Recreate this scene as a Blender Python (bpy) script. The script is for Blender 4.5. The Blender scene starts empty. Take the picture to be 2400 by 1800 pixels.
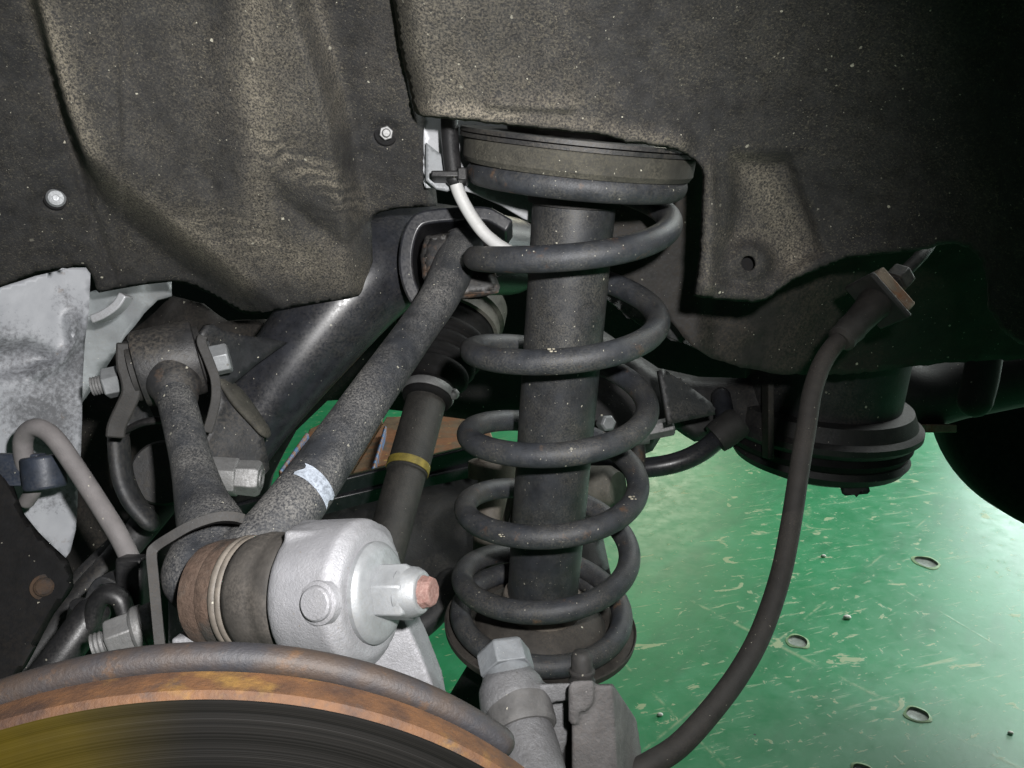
import bpy, bmesh, math, random
import numpy as np
from mathutils import Vector, Matrix, noise as mnoise
from mathutils.geometry import delaunay_2d_cdt
random.seed(7)
S = bpy.context.scene
COL = S.collection
R = math.radians

# ------------------------------------------------------------------ camera
F = 1866.7                      # focal length in photo pixels (photo 2400 x 1800)
PITCH = R(17)
CAM = Vector((0, 0, 1.1))       # camera height above the workshop floor
XR = Vector((1, 0, 0))
ZF = Vector((0, math.cos(PITCH), -math.sin(PITCH)))
YU = Vector((0, math.sin(PITCH), math.cos(PITCH)))
def C(u, v, d):
    return CAM + (XR * ((u - 1200) / F) + YU * ((900 - v) / F) + ZF) * d
def G(u, v):
    r = XR * ((u - 1200) / F) + YU * ((900 - v) / F) + ZF
    return CAM + r * (-CAM.z / r.z)
cam_d = bpy.data.cameras.new('camera'); cam = bpy.data.objects.new('camera', cam_d)
COL.objects.link(cam)
cam.location = CAM; cam.rotation_euler = (R(90) - PITCH, 0, 0)
cam_d.lens = 28; cam_d.sensor_width = 36; cam_d.clip_start = .01; cam_d.clip_end = 100
S.camera = cam

# ------------------------------------------------------------------ world, lamps, exposure
W = bpy.data.worlds.new('World'); S.world = W; W.use_nodes = True
W.node_tree.nodes['Background'].inputs[0].default_value = (.80, .95, 1, 1)
W.node_tree.nodes['Background'].inputs[1].default_value = .035
def lamp(name, kind, loc, target, energy, color, **kw):
    d = bpy.data.lights.new(name, kind); o = bpy.data.objects.new(name, d); COL.objects.link(o)
    o.location = loc
    o.rotation_euler = (Vector(target) - Vector(loc)).to_track_quat('-Z', 'Y').to_euler()
    d.energy = energy; d.color = color
    for k, v in kw.items(): setattr(d, k, v)
    return o
# the camera's flash, up and to the right of the lens, its beam centred left of the frame's middle
FL = CAM + XR * .046 + YU * .049
lamp('camera_flash', 'SPOT', FL, C(640, 800, .5), 20.5, (1, .985, .975), spot_size=R(99), spot_blend=1.0, shadow_soft_size=.009)
# daylight from the open workshop door beyond the car, to the right
lamp('workshop_door_light', 'AREA', (5.6, 5.6, 1.3), (1.2, 2.2, 0), 400, (.86, 1, .97), shape='RECTANGLE', size=3.6, size_y=2.4)
# overhead lamps: near one added to brighten the free floor, far warmer one
lamp('overhead_floor_light', 'AREA', (3.6, 3.4, 4.2), (1.4, 2.6, 0), 310, (.95, 1, .96), shape='RECTANGLE', size=3.0, size_y=3.0)
lamp('overhead_floor_light', 'AREA', (1.7, 9.3, 3.1), (0.5, 2.5, 0), 60, (1, .95, .74), shape='RECTANGLE', size=1.6, size_y=.8)
S.view_settings.view_transform = 'Standard'; S.view_settings.look = 'None'
S.view_settings.exposure = 0; S.view_settings.gamma = 1

# ------------------------------------------------------------------ materials
class NT:
    def __init__(s, name):
        s.m = bpy.data.materials.new(name); s.m.use_nodes = True
        s.t = s.m.node_tree; s.b = s.t.nodes['Principled BSDF']
        s.tc = s.n('ShaderNodeTexCoord').outputs['Object']
    def n(s, typ, **kw):
        x = s.t.nodes.new(typ)
        for k, v in kw.items(): setattr(x, k, v)
        return x
    def put(s, sock, v):
        if isinstance(v, bpy.types.NodeSocket): s.t.links.new(v, sock)
        elif isinstance(v, (tuple, list)) and len(v) == 3 and sock.type == 'RGBA': sock.default_value = (*v, 1)
        else: sock.default_value = v
    def noise(s, scale, detail=4, rough=.6, vec=None, dist=0, out='Fac'):
        x = s.n('ShaderNodeTexNoise'); s.put(x.inputs['Scale'], scale); s.put(x.inputs['Detail'], detail)
        s.put(x.inputs['Roughness'], rough); s.put(x.inputs['Distortion'], dist)
        s.t.links.new(vec or s.tc, x.inputs['Vector'])
        return x.outputs[out]
    def voro(s, scale, feature='F1', vec=None, rnd=1):
        x = s.n('ShaderNodeTexVoronoi', feature=feature); s.put(x.inputs['Scale'], scale); s.put(x.inputs['Randomness'], rnd)
        s.t.links.new(vec or s.tc, x.inputs['Vector'])
        return x
    def mr(s, v, a, b, c=0, d=1):
        x = s.n('ShaderNodeMapRange'); x.clamp = True
        for i, q in enumerate((v, a, b, c, d)): s.put(x.inputs[i], q)
        return x.outputs[0]
    def math(s, op, a, b=0.0, c=0.0):
        x = s.n('ShaderNodeMath', operation=op); x.use_clamp = False
        s.put(x.inputs[0], a); s.put(x.inputs[1], b); s.put(x.inputs[2], c)
        return x.outputs[0]
    def clamp(s, a):
        x = s.n('ShaderNodeClamp'); s.put(x.inputs[0], a); return x.outputs[0]
    def mix(s, f, a, b):
        x = s.n('ShaderNodeMix', data_type='RGBA'); s.put(x.inputs[0], f); s.put(x.inputs[6], a); s.put(x.inputs[7], b)
        return x.outputs[2]
    def map(s, scale=(1, 1, 1), rot=(0, 0, 0), loc=(0, 0, 0)):
        x = s.n('ShaderNodeMapping'); s.t.links.new(s.tc, x.inputs[0])
        x.inputs['Scale'].default_value = scale; x.inputs['Rotation'].default_value = rot; x.inputs['Location'].default_value = loc
        return x.outputs[0]
    def mapt(s, scale=(1, 1, 1), rz=0, loc=(0, 0, 0)):
        x = s.n('ShaderNodeMapping', vector_type='TEXTURE'); s.t.links.new(s.tc, x.inputs[0])
        x.inputs['Scale'].default_value = [1 / q for q in scale]; x.inputs['Rotation'].default_value = (0, 0, rz); x.inputs['Location'].default_value = loc
        return x.outputs[0]
    def attr(s, name):
        return s.n('ShaderNodeAttribute', attribute_name=name).outputs['Fac']
    def bump(s, h, strength, dist=.001, normal=None):
        x = s.n('ShaderNodeBump'); s.put(x.inputs['Strength'], strength); s.put(x.inputs['Distance'], dist); s.put(x.inputs['Height'], h)
        if normal: s.t.links.new(normal, x.inputs['Normal'])
        return x.outputs[0]
    def done(s, col, rough, metal=0, normal=None, spec=None):
        s.put(s.b.inputs['Base Color'], col); s.put(s.b.inputs['Roughness'], rough); s.put(s.b.inputs['Metallic'], metal)
        if normal: s.put(s.b.inputs['Normal'], normal)
        if spec is not None: s.put(s.b.inputs['Specular IOR Level'], spec)
        return s.m

def dirty(name, base, dust=(.26, .215, .15), amt=.3, rough=.6, metal=0., grain=700, bump=.35, speck=.03, speck_size=260,
          speckcol=(.55, .52, .42), attr=False, rust=0., rustcol=(.20, .075, .025), big=22, var=.35, spec=None, wavy=False, fibre=False):
    s = NT(name)
    nb = s.mr(s.noise(big, 5, .62), .38, .68)
    nf = s.noise(grain, 5, .72)
    fl = s.mr(nf, .44, .66)
    dark = tuple(c * (1 - var) for c in base); lite = tuple(min(1, c * (1 + var)) for c in base)
    col = s.mix(s.mr(s.noise(big * 5, 4, .6), .3, .7), dark, lite)
    if rust:
        rm = s.mr(s.math('MULTIPLY_ADD', s.noise(grain * .35, 4, .7), .35, s.noise(big * 2.3, 5, .6)), .76 - .3 * rust, .9 - .3 * rust)
        col = s.mix(rm, col, s.mix(s.noise(grain * .5, 3, .6), tuple(c * .45 for c in rustcol), tuple(min(1, c * 1.5) for c in rustcol)))
    dm = s.math('MULTIPLY', nb, amt)
    if attr:
        a = s.attr('dust')
        if wavy:
            wv = s.n('ShaderNodeTexWave', wave_type='BANDS', bands_direction='Z')
            s.put(wv.inputs['Scale'], 42); s.put(wv.inputs['Distortion'], 9); s.put(wv.inputs['Detail'], 3); s.put(wv.inputs['Detail Scale'], 1.2)
            s.t.links.new(s.tc, wv.inputs['Vector'])
            rp = s.math('MULTIPLY', s.attr('ripple'), s.mr(wv.outputs['Fac'], .2, .7, 1, 0))
            a = s.math('MULTIPLY', a, s.math('SUBTRACT', 1.1, s.math('MULTIPLY', rp, .85)))
            a = s.math('MULTIPLY', a, s.mr(s.noise(30, 4, .6), .28, .66, .5, 1.05))
        dm = s.math('ADD', dm, a)
    dm = s.clamp(s.math('MULTIPLY', dm, s.mr(nf, .42, .60, .05, 1.1)))
    dcol = s.mix(s.noise(grain * .4, 3, .6), tuple(c * .62 for c in dust), tuple(c * 1.25 for c in dust))
    col = s.mix(dm, col, dcol)
    if fibre:
        for k, (vec, thr) in enumerate(((s.map((1050, 330, 1050), (.3, .5, .7)), .59), (s.map((340, 1150, 900), (1.1, .2, 2.1)), .595), (s.map((560, 560, 560)), .63))):
            f_ = s.mr(s.noise(1, 3, .6, vec=vec), thr, thr + .06)
            f_ = s.math('MULTIPLY', f_, s.math('MULTIPLY', s.mr(s.noise(26, 5, .7), .36, .64, .12, .68), s.math('MINIMUM', 1.0, s.math('MULTIPLY_ADD', s.attr('dust'), 1.2, .55))))
            col = s.mix(f_, col, ((.20, .175, .125), (.17, .155, .115), (.23, .205, .155))[k])
    if speck:
        wp = s.n('ShaderNodeMix', data_type='VECTOR'); s.put(wp.inputs[0], .0016)
        s.t.links.new(s.tc, wp.inputs[4]); s.t.links.new(s.noise(900, 2, .6, out='Color'), wp.inputs[5]); wvec = wp.outputs[1]
        for k, (sc, dens) in enumerate(((speck_size, speck), (speck_size * 2.6, speck * 1.5))):
            v = s.voro(sc, vec=wvec)
            sep = s.n('ShaderNodeSeparateColor'); s.t.links.new(v.outputs['Color'], sep.inputs[0])
            on = s.math('GREATER_THAN', sep.outputs[0], 1 - dens)
            th = s.math('MULTIPLY_ADD', s.math('POWER', sep.outputs[1], 2.2), .24, .07)
            m = s.math('MULTIPLY', on, s.math('LESS_THAN', v.outputs['Distance'], th))
            m = s.math('MULTIPLY', m, s.math('MULTIPLY_ADD', sep.outputs[2], .75, .12))
            col = s.mix(m, col, speckcol)
    nrm = s.bump(nf, bump, .0012)
    rr = s.math('ADD', s.math('MULTIPLY', dm, .3), s.mr(nf, .3, .7, rough - .06, rough + .08))
    return s.done(col, s.clamp(rr), metal, nrm, spec)

M = {}
M['liner'] = dirty('liner_felt', (.026, .026, .027), (.235, .208, .165), amt=.15, rough=.85, grain=800, bump=.7, speck=.035, speck_size=260, attr=True, wavy=True, spec=.25, fibre=True)
M['liner_edge'] = M['liner']
M['spring'] = dirty('spring_paint', (.026, .0285, .034), (.20, .18, .14), amt=.34, rough=.52, grain=800, bump=.28, speck=.06, speck_size=300, rust=-.14, rustcol=(.10, .055, .03), big=28)
M['tube'] = dirty('strut_paint', (.022, .0235, .027), (.20, .18, .14), amt=.30, rough=.46, grain=900, bump=.10, speck=.05, speck_size=320)
M['arm'] = dirty('arm_paint', (.020, .022, .026), (.22, .21, .195), amt=.75, rough=.6, grain=900, bump=.45, speck=.07, speck_size=320, big=22)
M['arm_rust'] = dirty('arm_rusty', (.025, .024, .024), (.22, .20, .17), amt=.3, rough=.6, grain=480, bump=.4, speck=.03, rust=.15, rustcol=(.10, .055, .032))
M['sleeve'] = dirty('sleeve_paint', (.020, .020, .021), (.20, .17, .13), amt=.35, rough=.5, grain=500, bump=.3, speck=.02, rust=-.06, rustcol=(.09, .055, .035))
M['housing'] = dirty('housing_rust', (.05, .045, .04), (.16, .13, .10), amt=.4, rough=.75, grain=420, bump=.6, speck=.02, rust=.8, rustcol=(.085, .055, .040))
M['boot'] = dirty('boot_rubber', (.040, .036, .032), (.14, .12, .10), amt=.5, rough=.7, grain=800, bump=.15, speck=.01)
M['gloss_black'] = dirty('subframe_paint', (.017, .018, .022), (.13, .115, .095), amt=.2, rough=.31, grain=500, bump=.03, speck=.02, speck_size=320)
M['black_metal'] = dirty('black_metal', (.014, .015, .017), (.15, .13, .105), amt=.28, rough=.55, grain=500, bump=.2, speck=.03)
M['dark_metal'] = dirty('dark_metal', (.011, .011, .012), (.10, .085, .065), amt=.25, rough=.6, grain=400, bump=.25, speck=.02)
M['dark_brown'] = dirty('dark_brown_panel', (.012, .0105, .0095), (.10, .08, .06), amt=.35, rough=.7, grain=420, bump=.3, speck=.05, speck_size=240)
M['shadow_black'] = dirty('matt_black', (.006, .006, .0065), (.05, .04, .03), amt=.15, rough=.75, grain=400, bump=.25, speck=.012, spec=.2)
M['rubber'] = dirty('rubber', (.016, .0155, .015), (.10, .085, .07), amt=.25, rough=.7, grain=800, bump=.2, speck=.01)
M['hose'] = dirty('hose_rubber', (.019, .017, .0155), (.10, .085, .07), amt=.4, rough=.72, grain=1200, bump=.2, speck=.015, speck_size=400)
M['pad'] = dirty('pad_rubber', (.035, .033, .027), (.14, .127, .095), amt=.6, rough=.8, grain=700, bump=.25, speck=.03)
M['perch_seal'] = dirty('dome_dusty', (.035, .031, .027), (.14, .12, .095), amt=.4, rough=.7, grain=600, bump=.2, speck=.01)
M['collar'] = dirty('collar', (.11, .095, .08), (.2, .17, .13), amt=.5, rough=.6, grain=600, bump=.2, speck=.01)
M['alu'] = dirty('cast_aluminium', (.265, .265, .28), (.18, .175, .17), amt=.6, rough=.52, metal=.35, grain=900, bump=.45, speck=.02, speckcol=(.2, .18, .16), var=.12, spec=.4)
M['alu_dark'] = dirty('caliper_casting', (.15, .15, .155), (.11, .105, .10), amt=.6, rough=.55, metal=.35, grain=650, bump=.6, speck=.05, speckcol=(.09, .085, .08), var=.2)
M['cast_iron'] = dirty('caliper_iron', (.105, .10, .10), (.15, .13, .12), amt=.5, rough=.7, metal=.1, grain=600, bump=.7, speck=.04, speckcol=(.25, .23, .22), var=.3)
M['zinc'] = dirty('zinc', (.25, .26, .27), (.18, .175, .16), amt=.45, rough=.47, metal=.4, grain=700, bump=.15, speck=.03, speckcol=(.16, .15, .14), var=.18)
M['zinc_dull'] = dirty('zinc_dull', (.22, .22, .22), (.16, .15, .14), amt=.5, rough=.5, metal=.5, grain=600, bump=.3, speck=.04, speckcol=(.1, .09, .085), var=.2)
M['grey_bolt'] = dirty('grey_bolt', (.15, .16, .17), (.15, .14, .13), amt=.5, rough=.6, metal=.15, grain=600, bump=.3, speck=.03, var=.2)
M['silver'] = dirty('silver_paint', (.47, .48, .50), (.13, .11, .09), amt=.35, rough=.40, metal=.25, grain=600, bump=.1, speck=.03, speckcol=(.1, .09, .08), big=14, var=.1)
M['silver_dull'] = dirty('silver_dull', (.19, .20, .21), (.2, .18, .16), amt=.3, rough=.5, metal=.2, grain=500, bump=.1, speck=.01, var=.12)
M['red_stud'] = dirty('red_stud', (.15, .075, .062), (.35, .25, .22), amt=.4, rough=.7, grain=900, bump=.5, speck=.04, var=.3)
M['grey_hose'] = dirty('grey_hose', (.15, .14, .14), (.2, .18, .17), amt=.4, rough=.65, grain=900, bump=.2, speck=.02, var=.15)
M['clip_blue'] = dirty('clip_plastic', (.020, .026, .040), (.1, .1, .1), amt=.3, rough=.5, grain=600, bump=.1, speck=.01)
M['white_cable'] = dirty('white_cable', (.42, .42, .415), (.3, .27, .22), amt=.35, rough=.55, grain=900, bump=.1, speck=.03, speckcol=(.2, .18, .15), var=.08)
M['black_plastic'] = dirty('black_plastic', (.012, .012, .013), (.1, .09, .08), amt=.15, rough=.4, grain=800, bump=.1, speck=.01)
M['white_paint'] = dirty('white_paint_mark', (.36, .40, .46), (.10, .11, .13), amt=.9, rough=.6, grain=500, bump=.4, speck=.05, speckcol=(.1, .1, .1), var=.12)
M['yellow_paint'] = dirty('yellow_paint', (.20, .155, .025), (.12, .1, .06), amt=.5, rough=.6, grain=600, bump=.2, speck=.02)
M['shaft'] = dirty('shaft_steel', (.022, .021, .0195), (.085, .075, .062), amt=.5, rough=.6, grain=600, bump=.3, speck=.02)
M['joint'] = dirty('joint_steel', (.11, .105, .09), (.17, .15, .12), amt=.5, rough=.6, grain=500, bump=.3, speck=.02)
M['tray'] = dirty('tray_rust', (.12, .075, .040), (.2, .14, .08), amt=.4, rough=.7, grain=150, bump=.3, speck=.1, speck_size=60, speckcol=(.45, .27, .06), rust=.5, big=9)
M['blue_paint'] = dirty('blue_paint', (.035, .11, .25), (.05, .04, .03), amt=.9, rough=.5, grain=120, bump=.4, speck=.05, speck_size=100, rust=.5)
M['tyre'] = dirty('tyre_rubber', (.012, .012, .012), (.03, .03, .03), amt=.2, rough=.9, grain=200, bump=.2, speck=0, spec=.1)
M['rusty_bolt'] = dirty('rusty_bolt', (.018, .014, .012), (.05, .04, .03), amt=.3, rough=.85, grain=500, bump=.6, speck=.0, rust=.55, rustcol=(.05, .028, .015))
M['tan'] = dirty('tan_metal', (.20, .155, .115), (.25, .19, .13), amt=.5, rough=.75, grain=500, bump=.4, speck=.05, rust=.2)
M['pebble'] = dirty('pebble', (.7, .68, .62), (.5, .5, .45), amt=.2, rough=.7, speck=0)
M['pebble_tan'] = dirty('dried_mud', (.36, .33, .26), (.3, .26, .2), amt=.4, rough=.9, speck=0)
M['boot_grey'] = dirty('grey_rubber', (.085, .083, .082), (.14, .13, .12), amt=.5, rough=.7, grain=700, bump=.3, speck=.03)
M['chip'] = dirty('chipped_rim', (.17, .30, .14), (.30, .33, .2), amt=.8, rough=.6, grain=150, bump=.3, speck=0)
M['hole'] = dirty('hole_grit', (.20, .24, .21), (.3, .32, .3), amt=.5, rough=.35, grain=120, bump=.8, speck=.1, speck_size=90)

def rotor_rim():
    s = NT('rotor_rim_rust')
    a = s.noise(60, 6, .65); b = s.noise(420, 4, .7)
    col = s.mix(s.mr(a, .35, .65), (.036, .017, .010), (.115, .050, .017))
    col = s.mix(s.mr(s.noise(28, 5, .6), .55, .70), col, (.24, .135, .026))
    col = s.mix(s.mr(s.noise(90, 5, .7), .56, .68), col, (.055, .032, .022))
    col = s.mix(s.mr(b, .5, .75, 0, .5), col, (.08, .04, .02))
    return s.done(col, .75, 0, s.bump(b, .5, .001))
M['rim'] = rotor_rim()
def shield_mat():
    s = NT('shield_rust')
    a = s.noise(45, 6, .65); b = s.noise(500, 4, .7)
    col = s.mix(s.mr(a, .40, .62), (.024, .0235, .027), (.042, .029, .022))
    col = s.mix(s.mr(s.noise(80, 5, .7), .57, .72), col, (.085, .045, .021))
    col = s.mix(s.mr(b, .5, .75, 0, .4), col, (.03, .025, .022))
    return s.done(col, .62, .1, s.bump(b, .35, .001))
M['shield'] = shield_mat()
def rotor_face():
    s = NT('rotor_face')
    tcv = s.tc
    ln = s.n('ShaderNodeVectorMath', operation='LENGTH'); s.t.links.new(tcv, ln.inputs[0])
    rad = ln.outputs['Value']
    cx = s.n('ShaderNodeCombineXYZ'); s.put(cx.inputs[0], rad)
    g = s.noise(900, 3, .7, vec=cx.outputs[0]); g2 = s.noise(110, 4, .6, vec=cx.outputs[0])
    col = s.mix(s.mr(g, .35, .7), (.005, .0048, .0045), (.012, .011, .010))
    col = s.mix(s.mr(g2, .64, .74, 0, .8), col, (.06, .055, .046))
    yellow_reflection = s.mr(s.attr('yellow_reflection'), .0, 1.0)
    col = s.mix(s.math('MULTIPLY', yellow_reflection, s.mr(s.noise(30, 4, .6), .2, .6, .55, 1)), col, (.060, .043, .003))  # yellow reflection painted into the colour on the left of the face
    return s.done(col, .62, .0, s.bump(s.math('ADD', g, g2), .45, .0008), .12)
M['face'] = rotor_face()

def floor_mat():
    s = NT('green_epoxy_floor')
    L = (.30, .0)
    col = s.mix(s.mr(s.noise(1.6, 4, .6), .35, .65), (.012, .17, .062), (.020, .235, .09))
    col = s.mix(s.mr(s.noise(9, 5, .65), .52, .80, 0, .55), col, (.05, .28, .14))
    col = s.mix(s.mr(s.noise(2.2, 5, .7, vec=s.mapt((1, 3, 1), .9)), .50, .72, 0, .45), col, (.012, .085, .038))
    pale = (.27, .34, .18)
    A_ = math.atan2((G(2386, 1429) - G(2167, 1471)).y, (G(2386, 1429) - G(2167, 1471)).x)
    st = s.noise(1, 6, .66, vec=s.mapt((5, 55, 1), A_))
    m1 = s.mr(st, .60, .66, 0, .75)
    m1 = s.math('MULTIPLY', m1, s.mr(s.noise(3.2, 4, .65), .46, .60))
    st2 = s.noise(1, 5, .6, vec=s.mapt((18, 110, 1), A_ + .12, (3, 1, 0)))
    m2 = s.mr(st2, .63, .68, 0, .6)
    ch = s.mr(s.noise(40, 5, .62, dist=.5), .645, .665, 0, .75)
    big = s.mr(s.noise(17, 6, .64, vec=s.mapt((.6, 1.3, 1), A_), dist=.7), .630, .642, 0, .9)
    m = s.math('MAXIMUM', s.math('MAXIMUM', m1, m2), s.math('MAXIMUM', ch, big))
    for k, (sc, rz, sx) in enumerate(((1.3, 30, .16), (1.0, -48, .14))):
        v = s.voro(sc, 'DISTANCE_TO_EDGE', vec=s.mapt((1, sx, 1), R(rz), (k * 3.1, .7, 0)))
        ln = s.mr(v.outputs['Distance'], .0, .0035, .6, 0)
        ln = s.math('MULTIPLY', ln, s.mr(s.noise(9 + k, 5, .75), .50, .60))
        m = s.math('MAXIMUM', m, ln)
    col = s.mix(m, col, pale)
    v = s.voro(34); sep = s.n('ShaderNodeSeparateColor'); s.t.links.new(v.outputs['Color'], sep.inputs[0])
    dk = s.math('MULTIPLY', s.math('GREATER_THAN', sep.outputs[0], .985), s.math('LESS_THAN', v.outputs['Distance'], s.math('MULTIPLY_ADD', s.noise(300, 3, .7), .16, .0)))
    col = s.mix(dk, col, (.02, .05, .04))
    rg = s.mr(s.noise(20, 5, .7), .3, .7, .30, .44)
    nrm = s.bump(s.noise(60, 4, .6), .05, .004, s.bump(m, .2, .002))
    return s.done(col, s.math('MULTIPLY_ADD', m, .2, rg), 0, nrm)
M['floor'] = floor_mat()

# ------------------------------------------------------------------ object helpers
ORG = {}
def tag(o, label=None, cat=None, group=None, kind=None):
    if label: o['label'] = label
    if cat: o['category'] = cat
    if group: o['group'] = group
    if kind: o['kind'] = kind
    return o
def thing(name, label, cat, at, group=None):
    o = bpy.data.objects.new(name, None); COL.objects.link(o)
    o.location = at; o.empty_display_size = .02; ORG[o] = Vector(at)
    return tag(o, label, cat, group)
def norm(v): v = Vector(v); return v.normalized()
def frame(ax):
    ax = norm(ax)
    h = Vector((0, 0, 1)) if abs(ax.z) < .9 else Vector((1, 0, 0))
    a = ax.cross(h).normalized(); b = ax.cross(a).normalized()
    return a, b
def catmull(pts, n=8, closed=False):
    P = [np.array(p, float) for p in pts]
    out = []
    N = len(P)
    for i in range(N - 1):
        p0 = P[i - 1] if i > 0 else 2 * P[0] - P[1]
        p1, p2 = P[i], P[i + 1]
        p3 = P[i + 2] if i + 2 < N else 2 * P[-1] - P[-2]
        for k in range(n):
            t = k / n
            out.append(.5 * (2 * p1 + (p2 - p0) * t + (2 * p0 - 5 * p1 + 4 * p2 - p3) * t * t + (3 * p1 - p0 - 3 * p2 + p3) * t ** 3))
    out.append(P[-1])
    return out

class MB:
    def __init__(s): s.v = []; s.f = []
    def add(s, vs, fs):
        o = len(s.v); s.v += [Vector(x) for x in vs]; s.f += [tuple(i + o for i in f) for f in fs]; return s
    def rings(s, rings, cap0=True, cap1=True, close=False):
        n = len(rings[0]); vs = [p for r in rings for p in r]; fs = []
        m = len(rings)
        for i in range(m if close else m - 1):
            j = (i + 1) % m
            for k in range(n):
                l = (k + 1) % n
                fs.append((i * n + k, i * n + l, j * n + l, j * n + k))
        if not close:
            if cap0: fs.append(tuple(reversed(range(n))))
            if cap1: fs.append(tuple(range((m - 1) * n, m * n)))
        return s.add(vs, fs)
    def lathe(s, o, ax, prof, seg=48, cap0=True, cap1=True, rot=0., sx=1., fr=None):
        o = Vector(o); ax = norm(ax); a, b = fr or frame(ax)
        rg = []
        for t, r in prof:
            rg.append([o + ax * t + (a * math.cos(rot + 2 * math.pi * k / seg) * sx + b * math.sin(rot + 2 * math.pi * k / seg)) * r for k in range(seg)])
        return s.rings(rg, cap0, cap1)
    def hexn(s, o, ax, h, r, rot=0., ch=.12, n=6, top=True):
        c = r * ch
        p = [(0, r), (h - c, r), (h, r * (1 - ch * .9))] if top else [(0, r), (h, r)]
        return s.lathe(o, ax, p, n, rot=rot)
    def tube(s, pts, rad, seg=24, n=8, smooth=True, round0=True, round1=True, flat=1., up=None):
        if smooth:
            if not isinstance(rad, (list, tuple)): rad = [rad] * len(pts)
            q = catmull([tuple(p) + (r,) for p, r in zip(pts, rad)], n)
            P = [Vector(x[:3]) for x in q]; rr = [x[3] for x in q]
        else:
            P = [Vector(p) for p in pts]; rr = list(rad) if isinstance(rad, (list, tuple)) else [rad] * len(P)
        T = [norm(P[min(i + 1, len(P) - 1)] - P[max(i - 1, 0)]) for i in range(len(P))]
        a, b = frame(T[0])
        if up is not None:
            b = (Vector(up) - T[0] * T[0].dot(Vector(up))).normalized(); a = b.cross(T[0]).normalized()
        rg = []
        def ring(c, t, a, b, r): return [c + (a * math.cos(2 * math.pi * k / seg) + b * math.sin(2 * math.pi * k / seg) * flat) * r for k in range(seg)]
        fr = []
        for i in range(len(P)):
            if i:
                a = (a - T[i] * T[i].dot(a)).normalized(); b = T[i].cross(a).normalized()
            fr.append((a, b))
        if round0:
            for e in (.97, .8, .5, .2):
                rg.append(ring(P[0] - T[0] * rr[0] * e, T[0], *fr[0], rr[0] * math.sqrt(max(0, 1 - e * e))))
        for i in range(len(P)): rg.append(ring(P[i], T[i], *fr[i], rr[i]))
        if round1:
            for e in (.2, .5, .8, .97):
                rg.append(ring(P[-1] + T[-1] * rr[-1] * e, T[-1], *fr[-1], rr[-1] * math.sqrt(max(0, 1 - e * e))))
        return s.rings(rg)
    def box(s, c, x, y, z):
        c, x, y, z = map(Vector, (c, x, y, z))
        vs = [c + x * i + y * j + z * k for i in (-.5, .5) for j in (-.5, .5) for k in (-.5, .5)]
        return s.add(vs, [(0, 1, 3, 2), (4, 6, 7, 5), (0, 4, 5, 1), (2, 3, 7, 6), (0, 2, 6, 4), (1, 5, 7, 3)])
    def prism(s, front, vec):
        n = len(front); vec = Vector(vec); front = [Vector(p) for p in front]
        vs = front + [p + vec for p in front]
        fs = [tuple(range(n)), tuple(reversed(range(n, 2 * n)))] + [(i, i + n, (i + 1) % n + n, (i + 1) % n) for i in range(n)]
        return s.add(vs, fs)
    def strip(s, pts, thick, vec, n=6):
        P = [Vector(p) for p in catmull([tuple(p) for p in pts], n)]; vec = Vector(vec); d = vec.normalized()
        rg = []
        for i, p in enumerate(P):
            t = norm(P[min(i + 1, len(P) - 1)] - P[max(i - 1, 0)]); nn = t.cross(d).normalized() * thick * .5
            rg.append([p + nn, p - nn, p - nn + vec, p + nn + vec])
        return s.rings(rg)
    def ball(s, c, r, seg=16, squash=(1, 1, 1)):
        c = Vector(c); rg = []
        for i in range(1, seg // 2):
            th = math.pi * i / (seg // 2)
            rg.append([c + Vector((r * math.sin(th) * math.cos(2 * math.pi * k / seg) * squash[0], r * math.sin(th) * math.sin(2 * math.pi * k / seg) * squash[1], r * math.cos(th) * squash[2])) for k in range(seg)])
        return s.rings(rg)
    def build(s, name, mat, parent=None, bevel=0, bseg=2, remesh=0, smooth_it=0, sharp=38, origin=None, sub=0, attrs=None, solid=0, smf=.5):
        org = ORG[parent] if parent else (Vector(origin) if origin is not None else sum(s.v, Vector()) / len(s.v))
        me = bpy.data.meshes.new(name)
        me.from_pydata([tuple(v - org) for v in s.v], [], s.f); me.validate(); me.update()
        bm = bmesh.new(); bm.from_mesh(me); bmesh.ops.recalc_face_normals(bm, faces=bm.faces) if not solid else None
        bm.to_mesh(me); bm.free()
        if attrs:
            for k, a in attrs.items():
                at = me.attributes.new(k, 'FLOAT', 'POINT'); at.data.foreach_set('value', a)
        me.shade_smooth()
        if sharp: me.set_sharp_from_angle(angle=R(sharp))
        me.materials.append(mat)
        o = bpy.data.objects.new(name, me); COL.objects.link(o)
        ORG[o] = org
        if parent:
            o.parent = parent
        else: o.location = org
        if solid:
            md = o.modifiers.new('thickness', 'SOLIDIFY'); md.thickness = solid; md.offset = -1
        if remesh:
            md = o.modifiers.new('fuse', 'REMESH'); md.mode = 'VOXEL'; md.voxel_size = remesh; md.use_smooth_shade = True
            if smooth_it:
                md = o.modifiers.new('soften', 'SMOOTH'); md.iterations = smooth_it; md.factor = smf
        if bevel:
            md = o.modifiers.new('bevel', 'BEVEL'); md.width = bevel; md.segments = bseg; md.limit_method = 'ANGLE'; md.angle_limit = R(35); md.harden_normals = False
        if sub:
            md = o.modifiers.new('sub', 'SUBSURF'); md.levels = sub; md.render_levels = sub
        return o

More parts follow.
